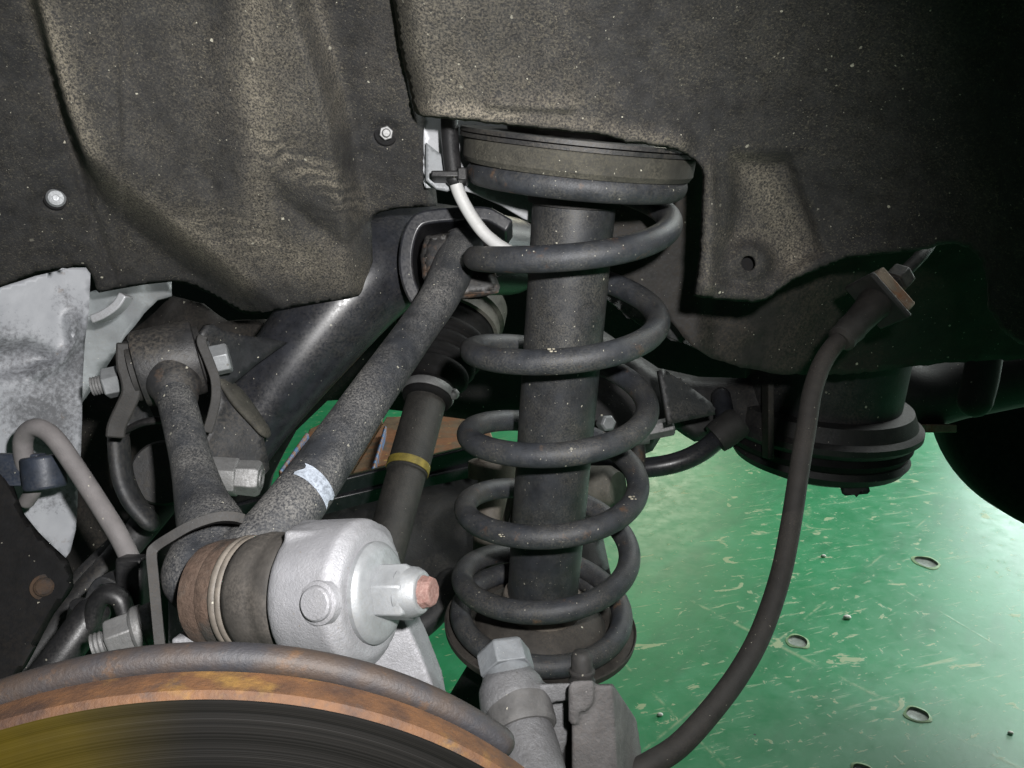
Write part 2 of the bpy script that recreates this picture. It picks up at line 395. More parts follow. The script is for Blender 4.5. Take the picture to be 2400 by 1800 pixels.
# signed distance helpers in photo pixels
def seg_dist(P, poly, closed=False):
    P = np.asarray(P, float); poly = np.asarray(poly, float)
    n = len(poly); d = np.full(len(P), 1e9)
    for i in range(n if closed else n - 1):
        a = poly[i]; b = poly[(i + 1) % n]; ab = b - a
        t = np.clip(((P - a) @ ab) / max(ab @ ab, 1e-9), 0, 1)
        d = np.minimum(d, np.hypot(*(P - a - t[:, None] * ab).T))
    return d
def inside(P, poly):
    P = np.asarray(P, float); x, y = P[:, 0], P[:, 1]; r = np.zeros(len(P), bool); n = len(poly)
    for i in range(n):
        x1, y1 = poly[i]; x2, y2 = poly[(i + 1) % n]
        c = ((y1 > y) != (y2 > y))
        with np.errstate(divide='ignore', invalid='ignore'):
            r ^= c & (x < (x2 - x1) * (y - y1) / (y2 - y1 + 1e-12) + x1)
    return r
def sst(x): x = np.clip(x, 0, 1); return x * x * (3 - 2 * x)
def polymask(P, poly, w):
    d = seg_dist(P, poly, True); s = np.where(inside(P, poly), d, -d)
    return sst(s / w)
def rbf(cp):
    cp = np.asarray(cp, float); X = cp[:, :2] / 1000; n = len(X)
    if n == 1: return lambda P: np.full(len(P), cp[0, 2])
    if n <= 3:
        A = np.c_[np.ones(n), X]; w = np.linalg.lstsq(A, cp[:, 2], rcond=None)[0]
        return lambda P: np.c_[np.ones(len(P)), np.asarray(P) / 1000] @ w
    def ph(r): return np.where(r > 0, r * r * np.log(np.maximum(r, 1e-9)), 0)
    K = ph(np.linalg.norm(X[:, None] - X[None], axis=2)); Q = np.c_[np.ones(n), X]
    A = np.block([[K + 1e-4 * np.eye(n), Q], [Q.T, np.zeros((3, 3))]])
    w = np.linalg.solve(A, np.r_[cp[:, 2], 0, 0, 0])
    return lambda P: ph(np.linalg.norm(np.asarray(P)[:, None] / 1000 - X[None], axis=2)) @ w[:n] + np.c_[np.ones(len(P)), np.asarray(P) / 1000] @ w[n:]
def resample(poly, step, closed=True, jag=0):
    out = []
    n = len(poly)
    for i in range(n if closed else n - 1):
        a = np.array(poly[i], float); b = np.array(poly[(i + 1) % n], float)
        k = max(1, int(np.hypot(*(b - a)) / step))
        for j in range(k):
            p = a + (b - a) * j / k
            if jag and j: p = p + np.random.RandomState(int(p[0] * 7 + p[1])).uniform(-jag, jag, 2)
            out.append(p)
    return out
def sheet(name, outline, depth, mat, parent=None, step=20, thick=.003, holes=(), roll=None, wob=(0, 0), dust=None, jag=0, round_=0, attrs=None, sharp=40):
    """a pressed or moulded panel: outline (photo pixels) carried to its own depth, with thickness"""
    if round_: outline = [tuple(p) for p in chaikin(outline, round_)]
    B = resample(outline, step, True, jag)
    pts = [Vector((p[0], p[1])) for p in B]; nb = len(pts); edges = [(i, (i + 1) % nb) for i in range(nb)]
    hp = []
    for h in holes:
        hb = resample(h, step * .6); o = len(pts); pts += [Vector((p[0], p[1])) for p in hb]
        edges += [(o + i, o + (i + 1) % len(hb)) for i in range(len(hb))]; hp.append(np.array(hb))
    A = np.array(B); x0, y0 = A.min(0); x1, y1 = A.max(0)
    gx, gy = np.meshgrid(np.arange(x0, x1, step), np.arange(y0, y1, step * .87))
    gx = gx + (np.arange(gx.shape[0])[:, None] % 2) * step * .5
    g = np.c_[gx.ravel(), gy.ravel()]
    ok = inside(g, A) & (seg_dist(g, A, True) > step * .5)
    for h in hp: ok &= ~inside(g, h) & (seg_dist(g, h, True) > step * .3)
    pts += [Vector(p) for p in g[ok]]
    vs, es, fs, *_ = delaunay_2d_cdt(pts, edges, [], 0, 1e-4)
    V = np.array([[v.x, v.y] for v in vs])
    cen = np.array([V[list(f)].mean(0) for f in fs]); keep = inside(cen, A)
    for h in hp: keep &= ~inside(cen, h)
    used = sorted({i for f, k in zip(fs, keep) if k for i in f}); ix = {i: j for j, i in enumerate(used)}
    V = V[used]
    D = depth(V) if callable(depth) else rbf(depth)(V)
    if roll:
        e = seg_dist(V, A, True); D = D + roll[1] * np.clip(1 - e / roll[0], 0, 1) ** 2
    W = [C(u, v, d) for (u, v), d in zip(V, D)]
    if wob[1]:
        W = [w + ZF * (mnoise.fractal(w * wob[0], .8, 2., 4) * wob[1]) for w in W]
    mb = MB()
    F_ = []
    for f, k in zip(fs, keep):
        if k:
            a, b, c = [ix[i] for i in f]
            nrm = (W[b] - W[a]).cross(W[c] - W[a])
            F_.append((a, b, c) if nrm.dot(CAM - W[a]) > 0 else (a, c, b))
    mb.add(W, F_)
    at = {}
    for k_, fn_ in (attrs or {}).items(): at[k_] = fn_(V).astype(np.float32)
    if dust is not None: at['dust'] = np.clip(dust(V), 0, 1.2).astype(np.float32)
    return mb.build(name, mat, parent, attrs=at, solid=thick, sharp=sharp)
def chaikin(poly, it):
    P = [np.array(p, float) for p in poly]
    for _ in range(it):
        q = []
        for i in range(len(P)):
            a, b = P[i], P[(i + 1) % len(P)]
            q += [a * .8 + b * .2, a * .2 + b * .8]
        P = q
    return P
def circ(u, v, r, n=20, sy=1.): return [(u + r * math.cos(2 * math.pi * k / n), v + r * sy * math.sin(2 * math.pi * k / n)) for k in range(n)]
def z(k, *pts):
    """points read off an enlarged photo tile k -> photo pixels"""
    ox, oy = {1: (0, 0), 2: (800, 0), 3: (1500, 0), 4: (0, 550), 5: (800, 550), 6: (1500, 550), 7: (0, 1100), 8: (800, 1100), 9: (1500, 1100)}[k]
    return [(ox + a / 2.37, oy + b / 2.37) for a, b in pts]

# ------------------------------------------------------------------ the setting: floor, dark backing sheet
def make_floor():
    hs = []
    for (u, v, r) in ((2150, 1676, 24), (1869, 1504, 23), (2171, 1318, 25), (2024, 1812, 26)):
        p = G(u, v); d = (p - CAM).dot(ZF); hs.append((p, r * d / F))
    pts = [Vector((x, y)) for x, y in ((-14, -6), (14, -6), (14, 20), (-14, 20))]; edges = [(0, 1), (1, 2), (2, 3), (3, 0)]
    polys = []
    for p, r in hs:
        q = [(p.x + r * (1 + .07 * math.sin(2 * a + p.x * 9)) * math.cos(a), p.y + r * (1 + .07 * math.sin(3 * a + p.y * 7)) * math.sin(a)) for a in [2 * math.pi * k / 24 for k in range(24)]]
        o = len(pts); pts += [Vector(x) for x in q]; edges += [(o + i, o + (i + 1) % 24) for i in range(24)]; polys.append(q)
    vs, es, fs, *_ = delaunay_2d_cdt(pts, edges, [], 0, 1e-6)
    mb = MB(); keep = []
    for f in fs:
        c = sum((vs[i] for i in f), Vector((0, 0))) / len(f)
        if not any(inside(np.array([c]), q)[0] for q in polys): keep.append(tuple(f))
    mb.add([(v.x, v.y, 0) for v in vs], keep)
    fl = mb.build('floor', M['floor'], origin=(0, 0, 0)); tag(fl, kind='structure')
    for (p, r), q in zip(hs, polys):
        h = MB(); n = len(q); c = Vector((p.x, p.y, 0))
        rg = [[Vector((x, y, 0)) for x, y in q], [c + (Vector((x, y, 0)) - c) * .95 + Vector((0, 0, -r * .16)) for x, y in q],
              [c + (Vector((x, y, 0)) - c) * .6 + Vector((0, 0, -r * .20)) for i, (x, y) in enumerate(q)]]
        h.rings(rg, False, True); h.build('anchor_hole', M['hole'], fl)
        k = MB(); rg = [[c + (Vector((x, y, 0)) - c) * (s_ + (.07 * math.sin(i * 2 * math.pi / 24 * 3 + p.x * 5) + .05 * math.sin(i * 2 * math.pi / 24 * 5 + p.y * 8)) * (s_ > 1.1)) + Vector((0, 0, zz)) for i, (x, y) in enumerate(q)] for s_, zz in ((.985, -.004), (1.0, .0025), (1.22, .0012), (1.26, -.001))]
        k.rings(rg, False, False); k.build('chipped_rim', M['chip'], fl)
    return fl
make_floor()
for (u, v, r, lab) in ((1985, 1450, 8, 'white pebble lying on the green floor between two anchor holes'), (1547, 1677, 6, 'small white pebble on the green floor left of the hanging brake hose'), (1930, 1305, 5, 'tiny white pebble on the green floor just right of the hose'), (2368, 1720, 6, 'grey white pebble on the green floor near the right edge')):
    p = G(u, v); d = (p - CAM).dot(ZF); rr = r * d / F
    b = MB().ball(p + Vector((0, 0, rr * .5)), rr, 12, (1.2, .8, .7)).build('pebble', M['pebble'])
    tag(b, lab, 'pebble', 'pebbles on the workshop floor')

ub = sheet('dark_backing_sheet', [(200, 250), (2700, 250), (2700, 850), (2200, 900), (1760, 960), (1560, 940), (1400, 985), (1300, 985), (1100, 985), (860, 955), (835, 935), (760, 940), (690, 1010), (630, 1120), (600, 1240), (450, 1330), (420, 1900), (-400, 1900), (-400, 250)],
           [(300, 300, 1.12), (2400, 300, 1.12), (1200, 900, 1.18)], M['dark_metal'], step=60, thick=.02, wob=(3, .03))  # dark sheet added to keep the gaps behind the suspension black
tag(ub, 'dark backing sheet added for the shaded space under the vehicle behind the suspension', 'backing sheet')

# ------------------------------------------------------------------ wheel arch liners
def liner_left():
    t = thing('wheel_arch_liner', 'dusty black moulded wheel arch liner with bulge and two bolts, upper left', 'wheel liner', C(500, 300, .5))
    out = [(-160, -160), (-160, 712), (0, 675), (84, 641), (169, 627), (198, 627), (211, 645), (224, 678), (232, 686), (291, 675), (337, 667), (405, 660), (445, 667), (500, 694), (561, 730), (580, 737), (600, 735),
           (844, 693), (866, 684), (875, 655), (872, 548), (869, 519), (876, 506), (895, 497), (935, 489), (998, 485), (1026, 483), (1019, 422), (1010, 350), (1002, 295), (998, 240), (990, 100), (985, -160)]
    bA = [(52, -300), (64, 0), (100, 130), (140, 265), (190, 400), (228, 470), (228, 1300), (2000, 1300), (2000, -300)]
    bB = [(-600, -175), (1500, 1487), (1500, -600), (-600, -600)]
    bC = [(735, -300), (750, 20), (800, 160), (835, 300), (850, 400), (868, 480), (880, 600), (900, 1300), (-600, 1300), (-600, -300)]
    bulge = [(64, -200), (100, 130), (190, 400), (300, 500), (480, 600), (600, 700), (870, 690), (850, 400), (735, -200)]
    bm = lambda P: polymask(P, bA, 26) * polymask(P, bB, 88) * polymask(P, bC, 75)
    base = rbf([(0, 0, .43), (0, 600, .53), (500, 0, .445), (500, 650, .575), (900, 0, .425), (950, 470, .53), (1000, 250, .478), (300, 300, .490), (870, 650, .58)])
    pocket = [(120, -300), (150, 60), (215, 260), (290, 400), (400, 470), (520, 500), (570, 420), (585, 200), (560, -300)]
    pocket2 = [(630, 400), (700, 450), (800, 510), (850, 560), (840, 640), (700, 560), (620, 480)]
    def dep(P):
        b = base(P)
        b = b - .040 * bm(P) * (.6 + .4 * sst((P[:, 1] + 100) / 500))
        b = b + .0065 * polymask(P, pocket, 110) + .006 * polymask(P, pocket2, 60)
        for (bu, bv, br) in ((905, 312, 34), (131, 464, 34)):
            r = np.hypot(P[:, 0] - bu, P[:, 1] - bv); b = b + .0035 * sst((br - r) / 10)
        # fold along the right flange
        dd = seg_dist(P, [(914, -100), (956, 211), (975, 300), (1003, 500)]); side = P[:, 0] > np.interp(P[:, 1], [-160, 211, 300, 500], [905, 956, 975, 1003])
        b = b + .022 * np.where(side, sst(dd / 26), 0)
        # shallow step of the left flange
        b = b - .004 * sst((seg_dist(P, [(60, -100), (160, 330), (215, 500), (285, 700)]) - 4) / 10) * (P[:, 0] < 285)
        return b
    def dust(P):
        w = lambda l, r, a: a * np.exp(-(seg_dist(P, l) / r) ** 2)
        d = w([(84, -20), (128, 110), (172, 260), (225, 390), (280, 450), (350, 500), (430, 550), (510, 610), (570, 660)], 28, .85)
        d += w([(590, -20), (585, 150), (605, 290), (600, 420), (610, 560)], 38, .55)
        d += w([(620, 340), (690, 385), (770, 420), (830, 480)], 32, .75)
        d += w([(480, 520), (560, 560), (660, 600), (760, 620), (850, 655)], 48, .62)
        d += w([(740, 0), (770, 140), (800, 290)], 22, .35) + w([(650, 0), (680, 200), (700, 330)], 70, .22)
        d += .10 * polymask(P, bulge, 40) + .12 * sst((P[:, 0] - 820) / 60) * sst((300 - P[:, 1]) / 150)
        return d
    sheet('liner_panel', out, dep, M['liner'], t, step=9, thick=.003, roll=(10, .004), wob=(40, .0006), dust=dust, sharp=0, attrs={'ripple': lambda P: np.exp(-(seg_dist(P, [(640, 350), (740, 400), (830, 470)]) / 55) ** 2) + .7 * np.exp(-(seg_dist(P, [(480, 510), (600, 580)]) / 55) ** 2)})
    for (u, v, big) in ((905, 312, False), (131, 464, True)):
        p = C(u, v, float(dep(np.array([[u, v]], float))[0]) - .001); ax = (FL * .3 + CAM * .7 - p).normalized()
        wr = MB().lathe(p - ax * .004, ax, [(0, .0078), (.0025, .0078), (.0032, .0070), (.0032, .0045), (.002, .004)], 32, True, True).build('washer', M['shadow_black'], t)
        if big:
            MB().lathe(p - ax * .002, ax, [(0, .0058), (.0035, .0058), (.0048, .0045), (.0052, .002), (.0042, .0018)], 24).build('bolt_head', M['zinc'], t, sharp=30)
        else:
            MB().hexn(p - ax * .001, ax, .004, .0045, .3).lathe(p, ax, [(.003, .0027), (.0055, .0027), (.0062, .002)], 16).build('bolt_head', M['zinc_dull'], t, sharp=30)
liner_left()
def liner_right():
    t = thing('wheel_arch_liner', 'big dusty black wheel arch liner above the coil spring with round hole, upper right', 'wheel liner', C(1500, 200, .46))
    out = [(905, -160), (920, 0), (940, 130), (958, 200), (970, 258), (978, 268), (992, 274), (1080, 282), (1150, 289), (1250, 300), (1330, 309), (1420, 319), (1450, 327), (1468, 337), (1480, 335), (1530, 341), (1585, 352), (1612, 366), (1630, 380), (1643, 398), (1646, 430), (1643, 520), (1638, 600), (1631, 650), (1624, 692),
           (1640, 697), (1700, 703), (1770, 709), (1800, 700), (1859, 657), (1905, 638), (1985, 605), (2060, 596), (2133, 590), (2175, 584), (2200, 574), (2234, 570), (2270, 580), (2302, 613), (2312, 660), (2316, 722), (2345, 770), (2386, 803), (2440, 830), (2700, 850), (3500, 900), (3500, -500), (2400, -500), (880, -160)]  # right end extended out of view to block the overhead lamp
    base = rbf([(950, 0, .385), (970, 260, .440), (1300, 0, .38), (1300, 300, .428), (1600, 330, .432), (1640, 650, .468), (1750, 450, .46), (2000, 100, .395), (2000, 550, .475), (2400, 0, .34), (2400, 700, .40), (2650, 300, .30), (3400, 300, .21)])
    pock = [(1700, 350), (1860, 350), (1890, 430), (1945, 600), (1880, 650), (1800, 700), (1690, 690), (1680, 600), (1700, 480)]
    hole = circ(1756, 617, 19, 22, .95)
    def dep(P):
        b = base(P)
        e = seg_dist(P, [(905, -160), (920, 0), (940, 130), (958, 200), (972, 264)]); b = b + .022 * np.clip(1 - e / 60, 0, 1) ** 2.2
        b = b - .004 * sst((P[:, 1] - np.interp(P[:, 0], [980, 1600, 2400], [225, 300, 330])) / 40) * sst((1640 - P[:, 0]) / 60)
        b = b - .008 * np.exp(-(seg_dist(P, [(1150, 243), (1330, 252)]) / 12) ** 2) * .6
        b = b + .010 * polymask(P, pock, 38)
        # raised border beside the spring opening
        b = b - .007 * np.exp(-(seg_dist(P, [(1662, 390), (1668, 500), (1655, 690)]) / 20) ** 2)
        r = np.hypot(P[:, 0] - 1756, (P[:, 1] - 617) / .95)
        b = b - .006 * sst((72 - r) / 30) - .004 * sst((46 - r) / 7)
        b = b - .0045 * np.exp(-(seg_dist(P, [(1640, 665), (1760, 682), (1830, 650), (1900, 610)]) / 16) ** 2)
        b = b + .006 * np.clip(1 - seg_dist(P, [(1790, 360), (1900, 640)]) / 300, 0, 1) * 0
        return b
    def dust(P):
        w = lambda l, r, a: a * np.exp(-(seg_dist(P, l) / r) ** 2)
        d = w([(960, 30), (1000, 180), (1040, 240)], 120, .55) + w([(1100, 100), (1250, 200)], 130, .22)
        d += w([(985, 258), (1200, 278), (1400, 298), (1600, 345)], 20, .5) + w([(1080, 262), (1350, 240)], 22, .3)
        d += w([(1740, 370), (1790, 420), (1830, 520), (1860, 600)], 48, .9) * polymask(P, pock, 20) + w([(1700, 560), (1760, 545)], 22, .3)
        d += w([(1656, 390), (1660, 690)], 18, .2) + .05
        d *= 1 - .8 * np.exp(-((np.hypot(P[:, 0] - 1756, P[:, 1] - 617) - 40) / 14) ** 2)
        return d
    sheet('liner_panel', out, dep, M['liner'], t, step=9, thick=.003, holes=[hole], roll=(9, .004), wob=(40, .0008), dust=dust, jag=1.6, sharp=0)
    sheet('backing_tab', circ(1758, 615, 38, 24), [(1756, 617, .486)], M['shadow_black'], t, step=9, thick=.002)
liner_right()

# ------------------------------------------------------------------ strut and spring
AT = C(1350, 425, .5075); AB = C(1267, 1450, .616)
AX = (AT - AB).normalized(); LEN = (AT - AB).length
view = ((AT + AB) / 2 - CAM).normalized()
FR = (-view - AX * AX.dot(-view)).normalized()       # towards the camera
RT = FR.cross(AX).normalized()
if RT.dot(XR) < 0: RT = -RT
def proj(p):
    q = p - CAM; d = q.dot(ZF); return 1200 + F * q.dot(XR) / d, 900 - F * q.dot(YU) / d
RW = .0081; RC = .070 - RW
def solve_s(v):
    lo, hi = -.08, LEN + .1
    for _ in range(50):
        m = (lo + hi) / 2
        if proj(AB + AX * m + FR * RC)[1] > v: lo = m
        else: hi = m
    return lo
fronts = [solve_s(v) for v in (1562, 1436, 1259, 1067, 847, 603, 437)]
SEAT_S = fronts[0] - .001
def hel(th):      # th in turns, 0 = front of the coil lying on the seat
    xs = [-1, -.6, 0, .35, 1, 2, 3, 4, 5, 5.55, 6, 6.6]
    f = fronts
    ys = [f[0] - .002, f[0] - .001, f[0], f[0] + .008, f[1], f[2], f[3], f[4], f[5], f[5] + (f[6] - f[5]) * .86, f[6], f[6] + .001]
    return xs, ys
xs, ys = hel(0)
def pchip(xs, ys, x):
    xs = np.array(xs); ys = np.array(ys); h = np.diff(xs); dl = np.diff(ys) / h; m = np.zeros(len(xs))
    m[0] = dl[0]; m[-1] = dl[-1]
    for i in range(1, len(xs) - 1):
        if dl[i - 1] * dl[i] > 0:
            w1 = 2 * h[i] + h[i - 1]; w2 = h[i] + 2 * h[i - 1]; m[i] = (w1 + w2) / (w1 / dl[i - 1] + w2 / dl[i])
    i = min(max(np.searchsorted(xs, x) - 1, 0), len(xs) - 2); t = (x - xs[i]) / h[i]
    return (2 * t ** 3 - 3 * t ** 2 + 1) * ys[i] + (t ** 3 - 2 * t ** 2 + t) * h[i] * m[i] + (-2 * t ** 3 + 3 * t ** 2) * ys[i + 1] + (t ** 3 - t ** 2) * h[i] * m[i + 1]
TILT = .036
AXT = (AX + RT * TILT).normalized()      # the upper mount leans a little more than the tube
pts = []
for k in range(0, 521):
    th = -.62 + k / 520 * (6.27 + .62)
    a = 2 * math.pi * th
    w_ = min(max((th - 4.7) / 1.0, 0), 1); w_ = w_ * w_ * (3 - 2 * w_)
    pts.append(AB + AX * (pchip(xs, ys, th) - math.sin(a) * RC * TILT * w_) + (FR * math.cos(a) + RT * math.sin(a)) * RC)
sp = MB().tube(pts, RW, 22, smooth=False).build('coil_spring', M['spring'], sharp=0)
tag(sp, 'black steel coil spring with chipped dusty paint around the damper tube', 'coil spring')

st = thing('shock_absorber', 'black tubular shock absorber standing inside the coil spring', 'shock absorber', AB + AX * SEAT_S)
MB().lathe(AB, AX, [(SEAT_S + .018, .0268), (LEN - .012, .0268)], 64).build('damper_tube', M['tube'], st)
b0 = SEAT_S - RW
MB().lathe(AB, AX, [(b0 - .004, .0705), (b0 - .003, .0735), (b0 + .002, .0742), (b0 + .003, .0735), (b0 + .0005, .072), (b0, .058), (b0 + .001, .0505), (b0 + .006, .0475), (b0 + .010, .043), (b0 + .0145, .034), (b0 + .0165, .030)], 72, True, True).build('lower_spring_seat', M['perch_seal'], st, sharp=30)
MB().lathe(AB, AX, [(b0 + .013, .0315), (b0 + .026, .0302), (b0 + .0275, .0292), (b0 + .0275, .0268)], 56, True, True).build('collar', M['collar'], st, sharp=30)
MB().tube([AB + AX * (b0 - .002) - RT * .012, AB + AX * (b0 - .03) - RT * .022, AB + AX * (b0 - .09) - RT * .05], [.026, .024, .022], 24).build('lower_mount', M['dark_metal'], st)
tp = 0.; TPO = AB + AX * (fronts[6] + RW)
MB().lathe(TPO, AXT, [(tp - .004, .050), (tp - .003, .0705), (tp, .0725), (tp + .0105, .0728), (tp + .0112, .0722), (tp + .0112, .05)], 72).build('rubber_pad', M['pad'], st, sharp=30)
MB().lathe(TPO, AXT, [(tp + .0115, .060), (tp + .0115, .0750), (tp + .0138, .0752), (tp + .0138, .06)], 72).lathe(TPO, AXT, [(tp + .0146, .060), (tp + .0146, .0755), (tp + .0170, .0752), (tp + .0170, .06)], 72).build('mount_plate', M['sleeve'], st, sharp=30)
MB().lathe(TPO, AXT, [(tp + .017, .046), (tp + .024, .0475), (tp + .029, .047), (tp + .031, .044), (tp + .031, .02)], 64).build('mount_cap', M['rubber'], st, sharp=40)
MB().lathe(AB, AX, [(LEN - .014, .03), (fronts[6] + RW, .03)], 32).build('bump_stop', M['rubber'], st)

# ------------------------------------------------------------------ ball joint axis
J0 = C(420, 1392, .362); J1 = C(884, 1388, .326); JA = (J1 - J0).normalized()
def JT(u):      # distance along the joint axis where it passes photo column u
    lo, hi = -.08, .2
    for _ in range(40):
        m = (lo + hi) / 2
        if proj(J0 + JA * m)[0] < u: lo = m
        else: hi = m
    return lo

# ------------------------------------------------------------------ upper control arm
ca = thing('upper_control_arm', 'black forged wishbone arm with two legs, dusty and white paint marked', 'control arm', C(600, 1150, .40))
mb = MB()
right_leg = [C(1082, 585, .575), C(1031, 694, .535), C(978, 772, .508), C(882, 908, .464), C(782, 1055, .425), C(702, 1168, .395), C(630, 1258, .376), C(545, 1340, .364)]
mb.tube(right_leg, [.0165, .0136, .0128, .0132, .0142, .0148, .0150, .0155], 28)
left_leg = [C(400, 862, .478), C(410, 920, .468), C(432, 1010, .447), C(452, 1095, .426), C(474, 1180, .402), C(500, 1262, .382), C(480, 1345, .366)]
mb.tube(left_leg, [.0118, .0110, .0108, .0112, .0134, .0172, .0190], 28)
mb.lathe(J0, JA, [(JT(505), .0195), (JT(512), .0222), (JT(575), .0225)], 48)
mb.build('arm_body', M['arm'], ca, remesh=.0016, smooth_it=6, sharp=0)
# ball joint
MB().lathe(J0, JA, [(JT(492), .012), (JT(495), .0200), (JT(504), .0226), (JT(528), .0236), (JT(544), .0234), (JT(549), .0240), (JT(580), .0239), (JT(586), .0225)], 64).build('ball_joint_housing', M['housing'], ca, sharp=30)
MB().lathe(J0, JA, [(JT(579), .0242), (JT(582), .0251), (JT(590), .0251), (JT(593), .0243), (JT(596), .0250), (JT(604), .0249), (JT(607), .024)], 64).build('clamp_ring', M['collar'], ca, sharp=60)
MB().lathe(J0, JA, [(JT(606), .0243), (JT(622), .0255), (JT(642), .0262), (JT(664), .0258), (JT(673), .0252), (JT(685), .0262), (JT(705), .0264), (JT(724), .0255), (JT(732), .022)], 64).build('rubber_boot', M['boot'], ca, sharp=0)
# painted mark band wrapped half round the right leg
def leg_at(path, t):
    q = catmull([tuple(p) for p in path], 24); x = t * (len(q) - 1); i = min(int(x), len(q) - 2); a = Vector(q[i]); b = Vector(q[i + 1])
    return a + (b - a) * (x - i), (b - a).normalized()
mk = MB(); rg = []
for k, t in enumerate(np.linspace(.680, .716, 7)):
    c, ta = leg_at(right_leg, t); n0 = (CAM - c); n0 = (n0 - ta * ta.dot(n0)).normalized(); sd = ta.cross(n0)
    if sd.dot(XR) < 0: sd = -sd
    r = .0148 + .0007
    rg.append([c + (n0 * math.cos(a) + sd * math.sin(a)) * r + ta * (.0012 * math.sin(a * 2)) for a in np.linspace(-.55 + .12 * math.sin(k * .9), 1.0 + .1 * math.sin(k * 1.3), 16)])
vs = [p for r_ in rg for p in r_]; mk.add(vs, [(i * 16 + j, i * 16 + j + 1, (i + 1) * 16 + j + 1, (i + 1) * 16 + j) for i in range(6) for j in range(15)])
mk.build('paint_mark', M['white_paint'], ca, sharp=0)
# left bushing sleeve + tapered weld end
LB0 = C(322, 868, .480); LB1 = C(468, 834, .492); LA = (LB1 - LB0).normalized(); LL = (LB1 - LB0).length
MB().lathe(LB0, LA, [(.0, .0200), (.0008, .0226), (.003, .0234), (LL - .003, .0234), (LL - .0008, .0228), (LL, .0200)], 56).build('bushing_sleeve', M['sleeve'], ca, sharp=30)
MB().lathe(LB0 - LA * .003, LA, [(0, .013), (0, .0185), (LL + .006, .0185), (LL + .006, .013)], 40).build('bushing_rubber', M['rubber'], ca, sharp=30)
MB().tube([C(396, 850, .478), C(408, 900, .471), C(414, 930, .466)], [.0165, .0155, .0122], 28, flat=.8).build('weld_collar', M['sleeve'], ca, sharp=0)
# right bushing sleeve
RB0 = C(1000, 622, .600); RB1 = C(1160, 612, .600); RA = (RB1 - RB0).normalized(); RL = (RB1 - RB0).length
MB().lathe(RB0, RA, [(0, .0185), (.001, .0205), (.003, .0212), (RL - .003, .0212), (RL - .001, .0205), (RL, .0185)], 56).build('bushing_sleeve', M['arm_rust'], ca, sharp=30)

# ------------------------------------------------------------------ steering knuckle
kn = thing('steering_knuckle', 'bright cast aluminium steering knuckle clamped round the ball joint', 'steering knuckle', C(780, 1450, .34))
mb = MB()
mb.lathe(J0, JA, [(JT(722), .026), (JT(726), .0285), (JT(735), .0298), (JT(750), .0303), (JT(852), .0303), (JT(860), .0298), (JT(864), .0285), (JT(866), .0268), (JT(874), .0262), (JT(877), .024)], 64)
fr_ = [C(u, v, .352) for u, v in ((640, 1510), (760, 1480), (905, 1425), (950, 1455), (985, 1530), (1024, 1632), (1040, 1720), (900, 1780), (600, 1760), (590, 1600))]
mb.prism(fr_, ZF * .03)
mb.box(C(770, 1258, .335), XR * .030, YU * .010, ZF * .028)
mb.ball(C(872, 1275, .350), .0095, 16)
mb.prism([C(u, v, .388) for u, v in ((392, 1312), (430, 1290), (440, 1430), (480, 1485), (660, 1515), (660, 1640), (392, 1640))], ZF * .02)
mb.prism([C(u, v, .34) for u, v in ((400, 1497), (470, 1487), (530, 1502), (640, 1530), (640, 1640), (400, 1640))], ZF * .04)
mb.build('knuckle_casting', M['alu'], kn, remesh=.00125, smooth_it=5, sharp=0)
bdir = (CAM - (J0 + JA * JT(780))).normalized(); bdir = (bdir - JA * JA.dot(bdir)).normalized()
bdir = (bdir + JA.cross(bdir) * (-.13 if JA.cross(bdir).z > 0 else .13)).normalized()
bt = min(np.linspace(JT(700), JT(860), 160), key=lambda t: abs(proj(J0 + JA * t + bdir * .0325)[0] - 734))
MB().lathe(J0 + JA * bt, bdir, [(.027, .0090), (.0300, .0082), (.0304, .0068), (.0318, .0065), (.0324, .0058), (.0325, .0)], 36).build('casting_boss', M['alu'], kn, sharp=25)
tn = JT(884)
MB().lathe(J0, JA, [(tn - .010, .0195), (tn - .002, .0205), (tn + .0005, .0205), (tn + .0022, .0192), (tn + .003, .0175), (tn + .0038, .011)], 56).build('nut_flange', M['zinc'], kn, sharp=30)
MB().lathe(J0, JA, [(tn + .002, .0118), (tn + .0150, .0118), (tn + .0165, .0106)], 6, rot=.35).lathe(J0, JA, [(tn + .012, .0106), (tn + .0185, .0098), (tn + .0212, .0082), (tn + .0212, .005)], 32).build('castle_nut', M['zinc'], kn, bevel=.0006)
MB().lathe(J0, JA, [(tn + .019, .0066), (tn + .0222, .0066), (tn + .0228, .0062), (tn + .0248, .0061), (tn + .0258, .0052)], 9, rot=.2).build('stud_end', M['red_stud'], kn, bevel=.0004)

# ------------------------------------------------------------------ subframe with arm brackets
sf = thing('subframe', 'glossy black tubular subframe with brackets carrying the control arm', 'subframe', C(780, 800, .64))
MB().tube([C(1190, 600, .74), C(1060, 590, .67), C(950, 598, .632), C(860, 652, .610), C(732, 795, .600), C(612, 955, .592), C(550, 1045, .588)], [.036, .038, .040, .0385, .035, .029, .027], 40).build('subframe_tube', M['gloss_black'], sf, sharp=0)
